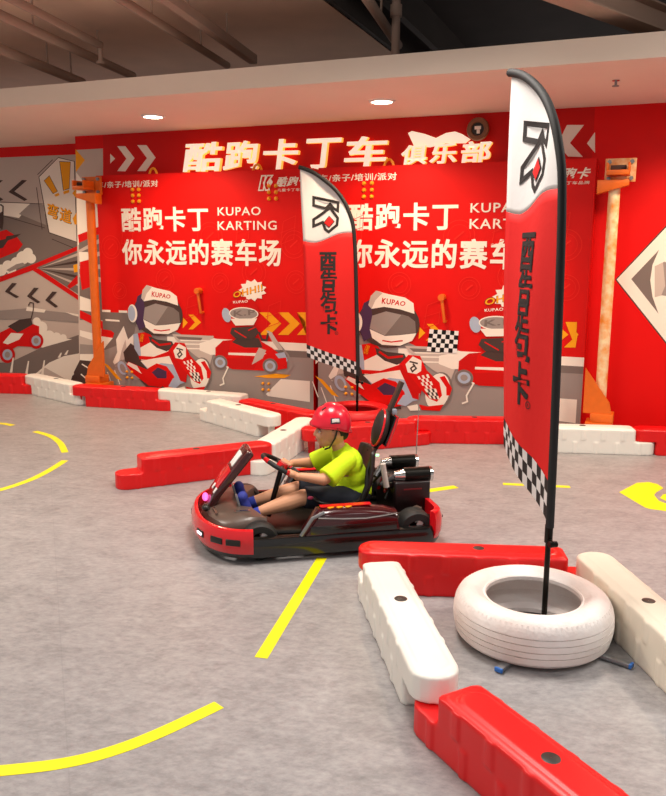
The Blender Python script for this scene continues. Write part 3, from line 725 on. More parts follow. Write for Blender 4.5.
for a in (-.2, .2): G().cone((a, 0, .3), (a, 0, .72), .008, .008, 8).build('hanger_rod', STEEL, r)

# ================================================================== floor tape
def tape(pts, wd, label, closed=False):
    P = [onz(x, y, 0) for x, y in pts]
    # smooth the traced centre line
    Q = []
    if len(P) > 2:
        for i in range(len(P) - 1):
            p0, p1, p2, p3 = P[max(i - 1, 0)], P[i], P[i + 1], P[min(i + 2, len(P) - 1)]
            for k in range(6):
                t = k / 6; Q.append(.5 * (2 * p1 + (p2 - p0) * t + (2 * p0 - 5 * p1 + 4 * p2 - p3) * t * t + (3 * p1 - p0 - 3 * p2 + p3) * t ** 3))
        Q.append(P[-1])
    else: Q = P
    c = Q[0]; L = []; R = []
    for i, p in enumerate(Q):
        d = (Q[min(i + 1, len(Q) - 1)] - Q[max(i - 1, 0)]).normalized(); n = Vector((-d.y, d.x, 0)) * wd / 2
        L.append(p + n - c); R.append(p - n - c)
    o = G().prism(L + R[::-1], (0, 0, .0012)).build('floor_tape', TAPE, smooth=False); o.location = c + Vector((0, 0, .0003))
    return setp(o, label, 'floor tape', 'yellow track tape on the floor')
tape([(-60, 776), (0, 771), (60, 764), (110, 752), (160, 733), (219, 705)], .052, 'long curved yellow tape line on open grey floor')
tape([(322, 558), (261, 658)], .05, 'straight yellow tape running out from under the kart')
tape([(35, 431.5), (50, 436), (60, 443), (65, 452.5)], .05, 'short bent yellow tape dash nearest the mural barriers, curving the circle')
tape([(65, 460.5), (50, 470), (30, 480), (0, 490), (-30, 496)], .05, 'longer yellow tape dash of the circle, its near side')
tape([(-30, 423), (0, 423.5), (13, 425.5)], .05, 'small yellow tape dash in front of the mural barriers')
tape([(427, 491), (456, 486.8)], .06, 'short yellow tape strip just behind the kart engine')
tape([(503, 484), (570, 487)], .045, 'thin yellow tape strip behind the tall flag')
zt = Z(600, 400, 6.12)
def patch(pts, label):
    P = [onz(x, y, 0) for x, y in zt(pts)]; c = P[0]
    o = G().prism([p - c for p in P], (0, 0, .0012)).build('floor_marking', TAPE, smooth=False); o.location = c + Vector((0, 0, .0003)); setp(o, label, 'floor marking')
patch([(118, 565), (225, 508), (300, 503), (350, 515), (388, 540), (345, 565), (330, 582), (360, 618), (440, 648), (520, 660), (470, 690), (390, 678), (310, 668), (275, 658)], 'solid yellow arrow-shaped floor marking by the white wall barrier')
patch([(368, 600), (385, 580), (430, 570), (520, 590), (500, 640), (430, 630)], 'smaller yellow floor patch nested inside the arrow marking')

# ================================================================== barriers
BL, BT, BH, BWD = 1.07, .15, .2, .165
def stadium(x0, x1, w, e0=1, e1=1, n=8):
    """plan outline; e0/e1 = 1 for a rounded tab end, 0 for a nearly square end"""
    h = w / 2; p = []
    def end(x, sgn, full):
        r = h * .85 if full else .022; q = []
        c = x - sgn * r
        if full: return [(c + sgn * r * math.cos(t), sgn * h * math.sin(t)) for t in [-PI / 2 + PI * i / n for i in range(n + 1)]]
        for i in range(5): t = -PI / 2 + PI / 2 * i / 4; q.append((c + sgn * r * math.cos(t), sgn * (-(h - r) + r * math.sin(t))))
        for i in range(5): t = PI / 2 * i / 4; q.append((c + sgn * r * math.cos(t), sgn * ((h - r) + r * math.sin(t))))
        return q
    return end(x1, 1, e1) + end(x0, -1, e0)
def barrier_mesh():
    g = G()
    def st(x0, x1, w, z0, z1, e0=1, e1=1): g.prism([(x, y, z0) for x, y in stadium(x0, x1, w, e0, e1)], (0, 0, z1 - z0))
    st(0, BL - BT - .01, BWD - .003, 0, .099, 1, 0); st(BT + .005, BL, BWD - .003, .101, BH - .009, 0, 1)
    g.box((BL / 2, 0, .1), (BL - 2 * BT - .03, BWD - .004, .05))
    n = 5
    for k in range(n):
        a = BT + .03 + (BL - BT - .2) * k / n; st(a + .012, a + .012 + .118, BWD + .007, .108, BH - .012)
        a = .06 + (BL - BT - .14) * k / n; st(a + .012, a + .012 + .12, BWD + .007, .0, .09)
    st(BT + .02, BL - .016, BWD - .03, BH - .02, BH - .003, 0, 1); st(BT + .05, BL - .045, BWD - .07, BH - .02, BH + .002)
    return g
_b0 = barrier_mesh().remesh('shell', [REDPL], None, .006, 3, .5)
shell_red = _b0.data; COL.objects.unlink(_b0)
shell_white = shell_red.copy(); shell_white.materials.clear(); shell_white.materials.append(WHTPL)
shell_cream = shell_red.copy(); shell_cream.materials.clear(); shell_cream.materials.append(CREPL)
_p = G().lathe([(.001, .002), (.022, .002), (.026, .0005), (.026, -.01)], 20).build('plug', DKG); plug_me = _p.data; bpy.data.objects.remove(_p)
_p = G().lathe([(.001, .0012), (.036, .0012), (.038, -.004)], 20).build('hole', DKG); hole_me = _p.data; bpy.data.objects.remove(_p)
_p = G().cone((0, 0, 0), (0, 0, .11), .024, .03, 16).build('peg', REDPL); peg_r = _p.data; bpy.data.objects.remove(_p)
peg_w = peg_r.copy(); peg_w.materials.clear(); peg_w.materials.append(WHTPL)
def mobj(name, me, parent, loc):
    o = bpy.data.objects.new(name, me); COL.objects.link(o); o.parent = parent; o.location = loc; return o
def barrier(start, ang, colr, label, low_hole=True, sx=1.0):
    """start = ground point of the low-tab end, ang = direction towards the high-tab end (deg)"""
    r = empty('track_barrier', (start[0], start[1], 0), math.radians(ang), label, 'barrier', 'plastic track barriers')
    mobj('shell', {'r': shell_red, 'w': shell_white, 'c': shell_cream}[colr], r, (0, 0, 0))
    mobj('plug', plug_me, r, (BL / 2, 0, BH + .001)); r.scale = (sx, 1, 1)
    if low_hole: mobj('socket', hole_me, r, (BT * .55, 0, .0975))
    mobj('peg', peg_r if colr == 'r' else peg_w, r, (BL - BT * .5, 0, 0))
    return r
def bar2(hole_px, ang, colr, label, **k):
    h = onz(hole_px[0], hole_px[1], BH); a = math.radians(ang)
    return barrier((h.x - math.cos(a) * BL / 2, h.y - math.sin(a) * BL / 2), ang, colr, label, **k)
# ring round the white tyre
barrier((1.185, 3.34), 175.8, 'r', 'red barrier behind the white tyre, parallel with the kart')
barrier((.185, 3.405), -82.2, 'w', 'white barrier beside the white tyre, between two red barriers', sx=1.05)
barrier((.305, 2.375), -61.5, 'r', 'red barrier running from white barrier tip towards open floor', sx=1.05)
barrier((1.258, 2.31), 96.3, 'c', 'cream-tinted barrier touching the white tyre, facing the pure white barrier')
# barriers of the chicane
barrier((-1.385, 4.92), 26.5, 'r', 'freestanding red barrier in front of the kart nose')
barrier((-.52, 5.22), 73, 'w', 'white barrier linking the freestanding red one to the back row', low_hole=False)
barrier((.77, 6.21), 200.7, 'r', 'red barrier behind the driver helmet, its peg showing')
barrier((1.66, 6.215), 178, 'r', 'red wall barrier between kart engine and tall flag')
barrier((2.43, 5.89), 174, 'w', 'white wall barrier at the foot of the worn orange post')
barrier((3.33, 5.77), 172, 'r', 'red wall barrier against the plain red wall')
barrier((-1.166, 7.095), -48, 'w', 'loose white barrier lying in front of the white wall barrier')
barrier((-.90, 7.13), -44, 'r', 'red barrier slanting behind the loose white barrier')
barrier((-.66, 7.17), 160, 'w', 'white wall barrier under the small kart picture')
barrier((-1.50, 7.46), 166, 'r', 'red wall barrier at the foot of the clean orange post')
barrier((-2.42, 7.70), 139, 'w', 'white barrier slanting in front of the comic mural')
barrier((-3.09, 8.33), 174, 'r', 'red barrier along the comic mural')

# ================================================================== tyres
def tyre(loc, M, label, rz=0):
    R = .308
    pr = [(.185, .012), (.185, .03), (.20, .028), (.235, .01), (.262, .006), (.284, .014), (.297, .028)]
    zs = [.036, .054, .058, .078, .082, .104, .108, .128, .132, .148]
    for i, z in enumerate(zs):
        bul = R - .009 * ((z - .095) / .058) ** 2
        pr.append((bul, z))
        if i % 2 == 1 and i < len(zs) - 1: pr += [(bul - .007, z + .0005), (bul - .007, zs[i + 1] - .0005)]
    pr += [(.295, .16), (.287, .172), (.274, .183), (.256, .191), (.236, .194), (.216, .189), (.2, .178), (.193, .172), (.187, .175), (.182, .17), (.182, .155)]
    pr += [(.205, .15), (.25, .15), (.285, .13), (.29, .1), (.285, .07), (.25, .05), (.205, .048), (.185, .03)]
    r = empty('painted_tyre', loc, rz, label, 'tyre')
    G().lathe(pr, 96, closed=False).build('carcass', M, r, angle=28)
    g = G()
    for k in range(90):   # shoulder sipes
        t = 2 * PI * k / 90; c = Vector((.2895 * math.cos(t), .2895 * math.sin(t), .1665)); g.box(c, (.003, .007, .016), Euler((0, -.55, t)))
    g.build('shoulder_block', M, r, smooth=False)
    v = G().ell((0, -.2, .1745), (.012, .006, .004)).build('valve_mark', DKG, r)
    return r
FP1 = Vector((.832, 2.93, 0)); FP2 = Vector((.205, 6.66, 0))
tyre((.79, 2.95, .004), TYREW, 'white painted car tyre holding the tall flag', -.2)
tyre((.205, 6.70, .004), mat('red_tyre_paint', '#d80c12', .45, noise=.08, nscale=6), 'red painted tyre at the foot of the smaller flag')

# ================================================================== feather flags
AN = [(299, 167), (305, 168.7), (313, 172), (321, 177), (330, 184), (338, 192), (345, 202), (350, 213), (353.5, 225), (355, 240), (356, 260), (357, 300), (358, 340), (358.5, 376)]
def fpx(x, y):
    """photo pixel on the smaller flag -> (distance from pole, height) on the cloth"""
    d = ray(x, y); t = FP2.y / d.y; p = O + d * t; return (FP2.x + .004 - p.x, p.z)
def wave(a, z): return .016 * math.sin(a * 13 + z * 2.2) * min(1, a * 5) + .02 * math.sin(z * 3.1 + 1) * min(1, a * 3)
ZM = None
def zmap(z):
    if ZM is None: return z
    for (z0, q0), (z1, q1) in zip(ZM, ZM[1:]):
        if z <= z1: return q0 + (q1 - q0) * (z - z0) / (z1 - z0)
    return z + ZM[-1][1] - ZM[-1][0]
def cloth_pt(a, z, k): return Vector((-a, wave(a, z) - .0014 - .0005 * k, zmap(z)))
edge = [fpx(*p) for p in AN]
free = [fpx(*p) for p in ((300.5, 170), (301, 190), (302, 210), (303.5, 235), (304.5, 270), (306, 310), (307, 345), (307.5, 357))]
def interp(tab, z):
    T = sorted([(b, a) for a, b in tab])
    if z <= T[0][0]: return T[0][1]
    for (z0, a0), (z1, a1) in zip(T, T[1:]):
        if z <= z1: return a0 + (a1 - a0) * (z - z0) / max(1e-6, z1 - z0)
    return T[-1][1]
zt_hem0, zt_hem1 = fpx(357.5, 375)[1], fpx(307.5, 357)[1]
def hem(a): return zt_hem0 + (zt_hem1 - zt_hem0) * min(1, a / .43)
def strip_grid(zlo, zhi, na=14, nz=26):
    """grid between the pole edge and the free edge; zlo/zhi functions of u in 0..1 (0 = pole)"""
    pts = []
    for j in range(nz + 1):
        row = []
        for i in range(na + 1):
            u_ = i / na; z = zlo(u_) + (zhi(u_) - zlo(u_)) * j / nz
            a0, a1 = interp(edge, z), interp(free, z); a0 = min(a0, a1)
            row.append((a0 + (a1 - a0) * u_, z))
        pts.append(row)
    return pts
def make_flag(name, loc, rz, label):
    r = empty(name, loc, rz, label, 'flag', 'feather flags')
    top = edge[0][1]
    # pole
    G().tube([(0, 0, .02), (0, 0, .3), (0, 0, .47)], .011, 12).build('lower_pole', BLKM, r)
    cl_ = G().cone((0, 0, .40), (0, 0, .47), .016, .016, 12).build('clamp', BLKM, r)
    G().cone((-.012, 0, .41), (.045, -.005, .41), .008, .008, 10).cone((.04, -.02, .405), (.04, .012, .405), .012, .012, 10).build('clamp_screw', BLKM, cl_)
    path = [(-a, wave(a, z) * .3, zmap(z)) for a, z in edge]
    dense = []
    for i in range(len(path) - 1):
        p0, p1, p2, p3 = [Vector(path[min(max(i + k, 0), len(path) - 1)]) for k in (-1, 0, 1, 2)]
        for k in range(4):
            t = k / 4; dense.append(.5 * (2 * p1 + (p2 - p0) * t + (2 * p0 - 5 * p1 + 4 * p2 - p3) * t * t + (3 * p1 - p0 - 3 * p2 + p3) * t ** 3))
    dense.append(Vector(path[-1]))
    G().tube(dense, .0165, 12).build('pole_sleeve', mat('black_sleeve_cloth', '#1b1a1b', .7), r)
    # cloth
    zr = lambda u_: fpx(352 - 48 * u_, 233 + 8 * min(1, u_ * 1.3) - (2.0 * math.sin(u_ * PI * 2)))[1]
    zck = lambda u_: hem(.43 * u_) + .105
    g = G()
    def addgrid(zlo, zhi, nz):
        pts = strip_grid(zlo, zhi, 14, nz); n = 15
        g.add([cloth_pt(a, z, 0) + Vector((0, .0012, 0)) for row in pts for a, z in row], [(j * n + i, j * n + i + 1, (j + 1) * n + i + 1, (j + 1) * n + i) for j in range(len(pts) - 1) for i in range(14)])
    g.cur = 0; addgrid(lambda u_: hem(.43 * u_), zr, 26); g.cur = 1; addgrid(zr, lambda u_: top - .015 - .0 * u_, 26)
    cloth = g.build('cloth', [FLAGR, FLAGW], r, fixn=False)
    sol = cloth.modifiers.new('thick', 'SOLIDIFY'); sol.thickness = .0012; sol.offset = 0
    # checkered band
    P = Print(cloth_pt, []); P.m(FLAGW); P.k = 1
    pts = strip_grid(lambda u_: hem(.43 * u_), zck, 14, 3)
    for j in range(3):
        for i in range(14):
            c = [pts[j][i], pts[j][i + 1], pts[j + 1][i + 1], pts[j + 1][i]]
            P.m(FLAGK if (i + j) % 2 else FLAGW); P.k = 1
            P.add([P.place(a, b, 1) for a, b in c], [(0, 1, 2, 3)])
    P.done('checkered_hem', cloth)
    zL = Z(300, 160, 7.957); F_ = lambda pts: [fpx(*p) for p in zL(pts)]
    P = Print(cloth_pt, []); P.k = 1
    bar = F_([(112, 296), (308, 338), (304, 405), (272, 385), (243, 350), (210, 384), (112, 360)]); P.stroke(bar, .022, FLAGK, True)
    chev = F_([(244, 380), (304, 462), (298, 518), (232, 572), (205, 552), (184, 495), (112, 526), (112, 474)]); P.stroke(chev, .022, FLAGK, True)
    P.shape(F_([(235, 442), (280, 490), (235, 542), (188, 500)]), FLAGK); P.k += 4; P.shape(F_([(235, 450), (272, 490), (235, 532), (197, 500)]), FLAGR)
    P.done('logo', cloth)
    P = Print(cloth_pt, []); P.k = 1
    for ch, x0, x1, y0, y1 in (('酉', 320, 337, 252, 271), ('告', 321, 337.5, 270, 287), ('足', 320.5, 337, 286, 300), ('包', 321, 338, 298.5, 315), ('卡', 321, 338, 314, 334)):
        P.text(ch, [fpx(x0, y1), fpx(x1, y1), fpx(x1, y0), fpx(x0, y0)], FLAGK, .05); P.k = 1
    cx, cz = fpx(337, 333); P.ring(cx, cz, .013, .0035, FLAGK, 16); P.text('R', [(cx + .005, cz - .006), (cx - .005, cz - .006), (cx - .005, cz + .006), (cx + .005, cz + .006)], FLAGK, .01)
    P.done('lettering', cloth)
    return r
def flag_base(r, rz):
    hub = G().lathe([(.001, .03), (.12, .03), (.13, .02), (.13, .008), (.001, .008)], 28).build('ballast_plate', mat('dark_red_ballast', '#3a0f10', .5), r)
    G().cone((0, 0, .028), (0, 0, .09), .02, .018, 14).build('socket', BLKM, r)
    for k in range(4):
        a = rz + k * PI / 2; d = Vector((math.cos(a), math.sin(a), 0))
        b = G().box(d * .19 + Vector((0, 0, .012)), (.31, .03, .015), Euler((0, 0, a))).build('base_arm', STEEL, r, bevel=.003)
        G().box(d * .349 + Vector((0, 0, .012)), (.01, .031, .016), Euler((0, 0, a))).build('end_cap', BLUECAP, b, bevel=.002)
f2 = make_flag('feather_flag', FP2, 0, 'smaller red and white feather flag behind the kart driver'); flag_base(f2, .3)
ZM = [(0, 0), (.48, .48), (.63, .70), (1.0, 1.09), (1.58, 1.665), (1.9, 1.975), (2.2, 2.245)]
f1 = make_flag('feather_flag', FP1, math.radians(-75), 'tall red and white feather flag standing in the white tyre'); flag_base(f1, .597)

# ================================================================== go-kart
KYAW = math.radians(192.6); KC = Vector((-.04, 4.165, 0))
kart = empty('go_kart', KC, KYAW, 'red and black electric go-kart driven by the child', 'go-kart')
def plan(t):
    """closed plan outline of the kart, t in 0..1, starting at the nose and running round the near (left) side"""
    pts = []
    for i in range(17): a = i / 16 * PI / 2; pts.append((.40 + .30 * math.cos(a) ** .85, .42 * math.sin(a) ** .85 if a else 0))
    for i in range(1, 7): pts.append((.40 - .82 * i / 6, .42))
    for i in range(1, 7): a = PI / 2 + i / 6 * PI / 2; pts.append((-.42 + .12 * math.cos(a), .30 + .12 * math.sin(a)))
    pts.append((-.54, 0))
    full = pts + [(x, -y) for x, y in pts[-2:0:-1]]
    return full
PLAN = plan(0); NP = len(PLAN)
def pnorm(i):
    a = Vector(PLAN[(i - 1) % NP]); b = Vector(PLAN[(i + 1) % NP]); d = (b - a).normalized(); return Vector((d.y, -d.x)) * (1 if True else -1)
cen = Vector((.05, 0))
def offp(i, o):
    p = Vector(PLAN[i % NP]); n = pnorm(i % NP)
    if n.dot(p - cen) < 0: n = -n
    return p + n * o
def band(idx, o0, o1, z0, z1, closed, taper=0.0):
    """band following the outline between outer offset o0 and inner offset o1"""
    g = G(); rings = []
    for i in idx:
        a, b, c = offp(i, o0), offp(i, o1), offp(i, o0 - taper)
        h = (z1 - z0)
        rings.append([Vector((c.x, c.y, z0)), Vector((a.x, a.y, z0 + h * .25)), Vector((a.x, a.y, z0 + h * .7)), Vector((c.x, c.y, z1 - .004)), Vector((offp(i, o0 - taper - .01).x, offp(i, o0 - taper - .01).y, z1)), Vector((b.x, b.y, z1)), Vector((b.x, b.y, z0))])
    if closed: rings.append(rings[0])
    return g.loft(rings, True, not closed)
band(range(NP), 0, -.05, .03, .125, True, .012).build('bumper_skirt', KBLK, kart)
front = [i % NP for i in range(-15, 16)]
fb = band(front, .014, -.02, .05, .175, False, .016).build('front_bumper', KRED, kart)
for i, led in ((-9, 0), (-3, 0), (5, 1), (9, 0), (12, 0)):
    p = offp(i, .012); n = pnorm(i % NP); 
    if n.dot(Vector(PLAN[i % NP]) - cen) < 0: n = -n
    a = math.atan2(n.y, n.x)
    sl = G().box((p.x, p.y, .115), (.012, .075, .032), Euler((0, 0, a))).build('lamp_slot', BLKP, fb, bevel=.004)
    if led: 
        q = offp(i, .02); G().box((q.x, q.y, .115), (.006, .05, .012), Euler((0, 0, a))).build('led_strip', WHTL, fb, bevel=.002)
rear = [i for i in range(NP) if PLAN[i][0] < -.47]
band(rear, .012, -.03, .06, .2, False, .012).build('rear_bumper', KRED, kart)
G().box((0, 0, .06), (1.02, .7, .02)).build('floor_pan', BLKP, kart, bevel=.004)
for s_ in (1, -1): G().tube([(.55, .18 * s_, .085), (.2, .24 * s_, .085), (-.3, .24 * s_, .085), (-.52, .2 * s_, .085)], .014, 10).build('frame_tube', BLKM, kart)
# nose cowl and steering fairing
prof = [(.665, .13), (.655, .175), (.60, .192), (.54, .205), (.47, .205), (.43, .195), (.415, .13)]
rings = []
for y, k in ((-.33, .45), (-.31, .8), (-.15, .95), (0, 1.0), (.15, 1.0), (.285, .9), (.305, .55)):
    rings.append([Vector((.53 + (x - .53) * (.55 + .45 * k) - .95 * y * y, y, .12 + (z - .12) * k)) for x, z in prof])
cow = G().loft(rings).build('nose_cowl', KBRN, kart, angle=50)
G().box((.60, .13, .194), (.012, .1, .004), Euler((0, .45, .1))).build('cowl_trim', CHROME, cow); G().box((.47, .2, .205), (.08, .012, .004)).build('cowl_trim', CHROME, cow)
G().prism([(.645, -.15, .17), (.60, -.15, .25), (.425, -.13, .475), (.405, -.13, .475), (.39, -.13, .455), (.565, -.15, .235), (.60, -.15, .17)], (0, .2, 0)).build('front_fairing', KDRED, kart, bevel=.008, seg=3)
d_ = Vector((-.175, 0, .225)).normalized(); nrm = Vector((.225, 0, .175)).normalized()
Rm = Matrix((d_, Vector((0, 1, 0)), nrm)).transposed()
def onfair(t, y, h): return Vector((.60, y, .25)) + d_ * t + nrm * h
G().box(onfair(.21, -.04, .003), (.085, .09, .006), Rm).build('fairing_sticker', WHTL if False else WHT, kart, bevel=.002)
G().box(onfair(.09, -.045, .003), (.12, .16, .006), Rm).build('fairing_panel', KRED, kart, bevel=.002)
for y in (-.06, .03): G().box(onfair(.02, y, .005), (.03, .03, .006), Rm).build('fairing_mark', WHT, kart, bevel=.002)
G().ell((.638, -.06, .21), (.018, .06, .014), (0, .7, 0), 16, 8).build('head_lamp', PINKL, kart)
G().ell((.645, .11, .205), (.022, .03, .02), None, 14, 8).build('head_lamp', BLKP, kart)
# wheels
def wheel(x, y, r, wd):
    Mx = Matrix.Rotation(PI / 2, 3, 'X'); h = wd / 2
    t = G().lathe([(r * .55, -h), (r * .9, -h), (r, -h * .7), (r, h * .7), (r * .9, h), (r * .55, h)], 32, (x, y, r), Mx).build('tyre', BLKR, kart)
    s_ = 1 if y > 0 else -1
    G().lathe([(.001, h * .5), (r * .3, h * .55), (r * .56, h * .85), (r * .58, -h * .8)], 24, (x, y, r), Matrix.Rotation(-s_ * PI / 2, 3, 'X')).build('rim', CHROME, t)
    for k in range(3):
        a = k * 2 * PI / 3; G().box((x + r * .38 * math.cos(a), y + s_ * h * .75, r + r * .38 * math.sin(a)), (r * .28, .006, r * .3), Euler((0, -a, 0))).build('rim_plate', [KRED, WHT, KRED][k], t)
for s_ in (1, -1): wheel(.40, .325 * s_, .092, .09); wheel(-.40, .32 * s_, .098, .11)
G().cone((.40, -.3, .092), (.40, .3, .092), .012, .012, 10).build('front_axle', STEEL, kart); G().cone((-.40, -.3, .098), (-.40, .3, .098), .016, .016, 10).build('rear_axle', STEEL, kart)
# side pods
for s_ in (1, -1):
    pr = [(.19, .126), (.135, .215), (.115, .245), (.04, .25), (-.12, .245), (-.22, .235), (-.29, .215), (-.305, .13)]
    rings = [[Vector((.0 + (x + .05) * k - .05, y * s_, .12 + (z - .12) * kz)) for x, z in pr] for y, k, kz in ((.29, .98, .9), (.33, 1, 1), (.38, 1, .98), (.405, .97, .85), (.412, .95, .7))]
    pod = G().loft(rings).build('side_pod', KDRED if s_ > 0 else KBLK, kart, angle=40)
    G().tube([(.12, .409 * s_, .213), (.0, .412 * s_, .203), (-.12, .412 * s_, .198), (-.2, .412 * s_, .205), (-.28, .408 * s_, .213)], .004, 8).build('chrome_strip', CHROME, pod)
    G().box((-.03, .345 * s_, .2505), (.26, .04, .004)).build('pod_stripe', KRED, pod)
    for k in range(3): G().box((.05 - .045 * k, .37 * s_, .2495), (.03, .018, .004), Euler((0, 0, .5))).build('flame_mark', YEL, pod)
    G().tube([(.205, .40 * s_, .125), (.15, .412 * s_, .215), (.09, .405 * s_, .238)], .009, 8).build('pod_bracket', STEEL, pod)
    G().box((-.06, .4125 * s_, .15), (.44, .004, .04)).build('pod_panel', KBLK, pod, bevel=.002)
# seat
sp = [(.07, .175), (.03, .14), (-.05, .12), (-.13, .118), (-.19, .14), (-.225, .2), (-.245, .28), (-.258, .36), (-.268, .435), (-.272, .455)]
g = G(); n = 9
for x, z in sp:
    for i in range(n):
        y = (i - 4) / 4 * .155; e = abs(y / .155) ** 3
        g.v.append(Vector((x + .035 * e, y * (1 - .25 * max(0, (z - .36) / .1)), z + .06 * e * (1 - max(0, min(1, (z - .18) / .1))))))
g.f = [(j * n + i, j * n + i + 1, (j + 1) * n + i + 1, (j + 1) * n + i) for j in range(len(sp) - 1) for i in range(n - 1)]; g.mi = [0] * len(g.f)
seat = g.build('seat', mat('seat_shell', '#241a16', .4), kart, angle=60); q = seat.modifiers.new('t', 'SOLIDIFY'); q.thickness = .018; q.offset = -1
G().tube([(-.235, .10, .43), (-.20, .13, .36), (-.19, .15, .28), (-.16, .16, .2)], .011, 8).build('seat_belt', BLKP, kart)
G().cone((-.275, .16, .40), (-.30, .15, .27), .014, .016, 12).build('seat_stay', mat('pale_stay', '#cfc7bd', .35), kart); G().cone((-.275, -.16, .40), (-.30, -.15, .27), .014, .016, 12).build('seat_stay', MATS['pale_stay'], kart)
# headrest on its leaning mast
mast = G().box((-.345, -.02, .61), (.02, .05, .42), Euler((0, -.40, 0))).build('headrest_mast', mat('mast_brown', '#3a2a22', .4), kart, bevel=.004)
hr = G().ell((-.305, 0, .555), (.038, .085, .108), (0, -.28, 0), 24, 16).build('headrest', mat('black_pad', '#1f1815', .6), kart)
Rh = Euler((0, -.28, 0)).to_matrix()
G().tube([Vector((-.305, 0, .555)) + Rh @ Vector((.012, .082 * math.cos(2 * PI * i / 28), .104 * math.sin(2 * PI * i / 28))) for i in range(28)], .006, 8, True).build('piping', KRED, hr)
hb = G().box((-.352, 0, .545), (.03, .13, .17), Euler((0, -.36, 0))).build('headrest_bracket', KBLK, kart, bevel=.012)
G().tube([Vector((-.352, 0, .545)) + Euler((0, -.36, 0)).to_matrix() @ Vector((.0, sx_ * .07, t)) for sx_, t in ((1, -.085), (1, .085), (-1, .085), (-1, -.085))], .007, 8, True).build('bracket_piping', KRED, hb)
G().box((-.375, .025, .648), (.022, .03, .03)).build('mast_clip', mat('grey_clip', '#8d97a3', .4), mast, bevel=.004)
for s_ in (1, -1): G().cone((-.25, .045 * s_, .42), (-.30, .045 * s_, .50), .008, .008, 8).build('headrest_rod', BLKM, kart)
# motor deck
G().box((-.44, -.01, .185), (.2, .36, .22)).build('motor_box', mat('motor_box_black', '#1a0d0e', .3), kart, bevel=.012, seg=3)
G().box((-.44, .172, .255), (.10, .002, .008)).build('motor_label', mat('dull_red_mark', '#6a1518', .5), kart)
for y, z, r in ((.115, .318, .041), (-.135, .322, .041)):
    cy = G().cone((-.405, y, z), (-.545, y, z), r, r, 24).build('silencer', BLKM, kart)
    G().cone((-.352, y, z), (-.405, y, z), r * .55, r * .8, 20).build('silencer_inlet', CHROME, cy); G().cone((-.545, y, z), (-.562, y, z), r * 1.03, r * .96, 24).build('silencer_tip', CHROME, cy)
    G().cone((-.3, y * .6, z - .06), (-.36, y, z), .014, .014, 10).build('elbow_pipe', STEEL, cy)
    G().box((-.33, y, z - .045), (.07, .05, .03)).build('mount', BLKM, cy, bevel=.003)
G().box((-.335, -.16, .362), (.02, .012, .012)).build('status_led', GREENL, kart)
for k in range(5): G().cap((-.30 - .015 * (k % 2), .13 - .06 * k, .2 + .02 * (k % 3)), (-.34, .10 - .05 * k, .27), .008, .008, 8).build('cable', [BLKP, KRED][k % 2], kart)
G().box((-.38, .27, .16), (.16, .05, .02), Euler((0, .2, .3))).build('rear_step', KBRN, kart, bevel=.004); G().box((-.44, .3, .145), (.24, .03, .015)).build('rear_rail', BLKM, kart, bevel=.003)
G().cone((-.575, -.2, .15), (-.59, -.2, .70), .0035, .0025, 8).build('antenna', mat('grey_whip', '#8a8580', .5), kart)
# steering
SC = Vector((.235, 0, .372)); e1 = Vector((0, 1, 0)); e2 = Vector((.86, 0, .5)).normalized(); en = Vector((-.5, 0, .86)).normalized(); SR = .115
def rimp(a): return SC + (e1 * math.cos(a) + e2 * math.sin(a)) * SR
sw = G().tube([rimp(2 * PI * i / 36) for i in range(36)], .0125, 10, True).build('steering_wheel', BLKR, kart)
for a0, a1 in ((-.75, -.05), (PI + .05, PI + .75), (.9, 1.2)):
    G().tube([rimp(a0 + (a1 - a0) * i / 8) for i in range(9)], .0135, 10).build('grip', KRED, sw)
for a in (.1, PI - .1, -PI / 2): G().cone(SC, rimp(a), .012, .009, 8).build('spoke', BLKM, sw)
G().cone(SC - en * .015, SC + en * .02, .032, .028, 16).build('hub', KRED, sw)
G().cone(SC, (.31, 0, .10), .014, .014, 12).build('steering_column', BLKM, kart)
for y in (.1, -.1): G().box((.475, y, .2), (.012, .06, .12), Euler((0, .25, 0))).build('pedal', STEEL, kart, bevel=.004)

# ================================================================== child driver
PB = Vector((-.15, 0, .12))
per = empty('person', KC + Vector((math.cos(KYAW) * PB.x, math.sin(KYAW) * PB.x, PB.z)), KYAW, 'child in neon yellow T-shirt and red helmet driving the go-kart', 'person')
def pv(x, y, z): return Vector((x, y, z)) - PB
HC = pv(-.04, 0, .57)
g = G()
g.ell(pv(-.165, 0, .19), (.085, .105, .065)); g.ell(pv(-.15, 0, .27), (.07, .095, .09)); g.ell(pv(-.12, 0, .36), (.068, .11, .09)); g.cap(pv(-.10, .1, .41), pv(-.10, -.1, .41), .038)
g.cap(pv(-.09, 0, .42), pv(-.06, 0, .50), .038, .036)
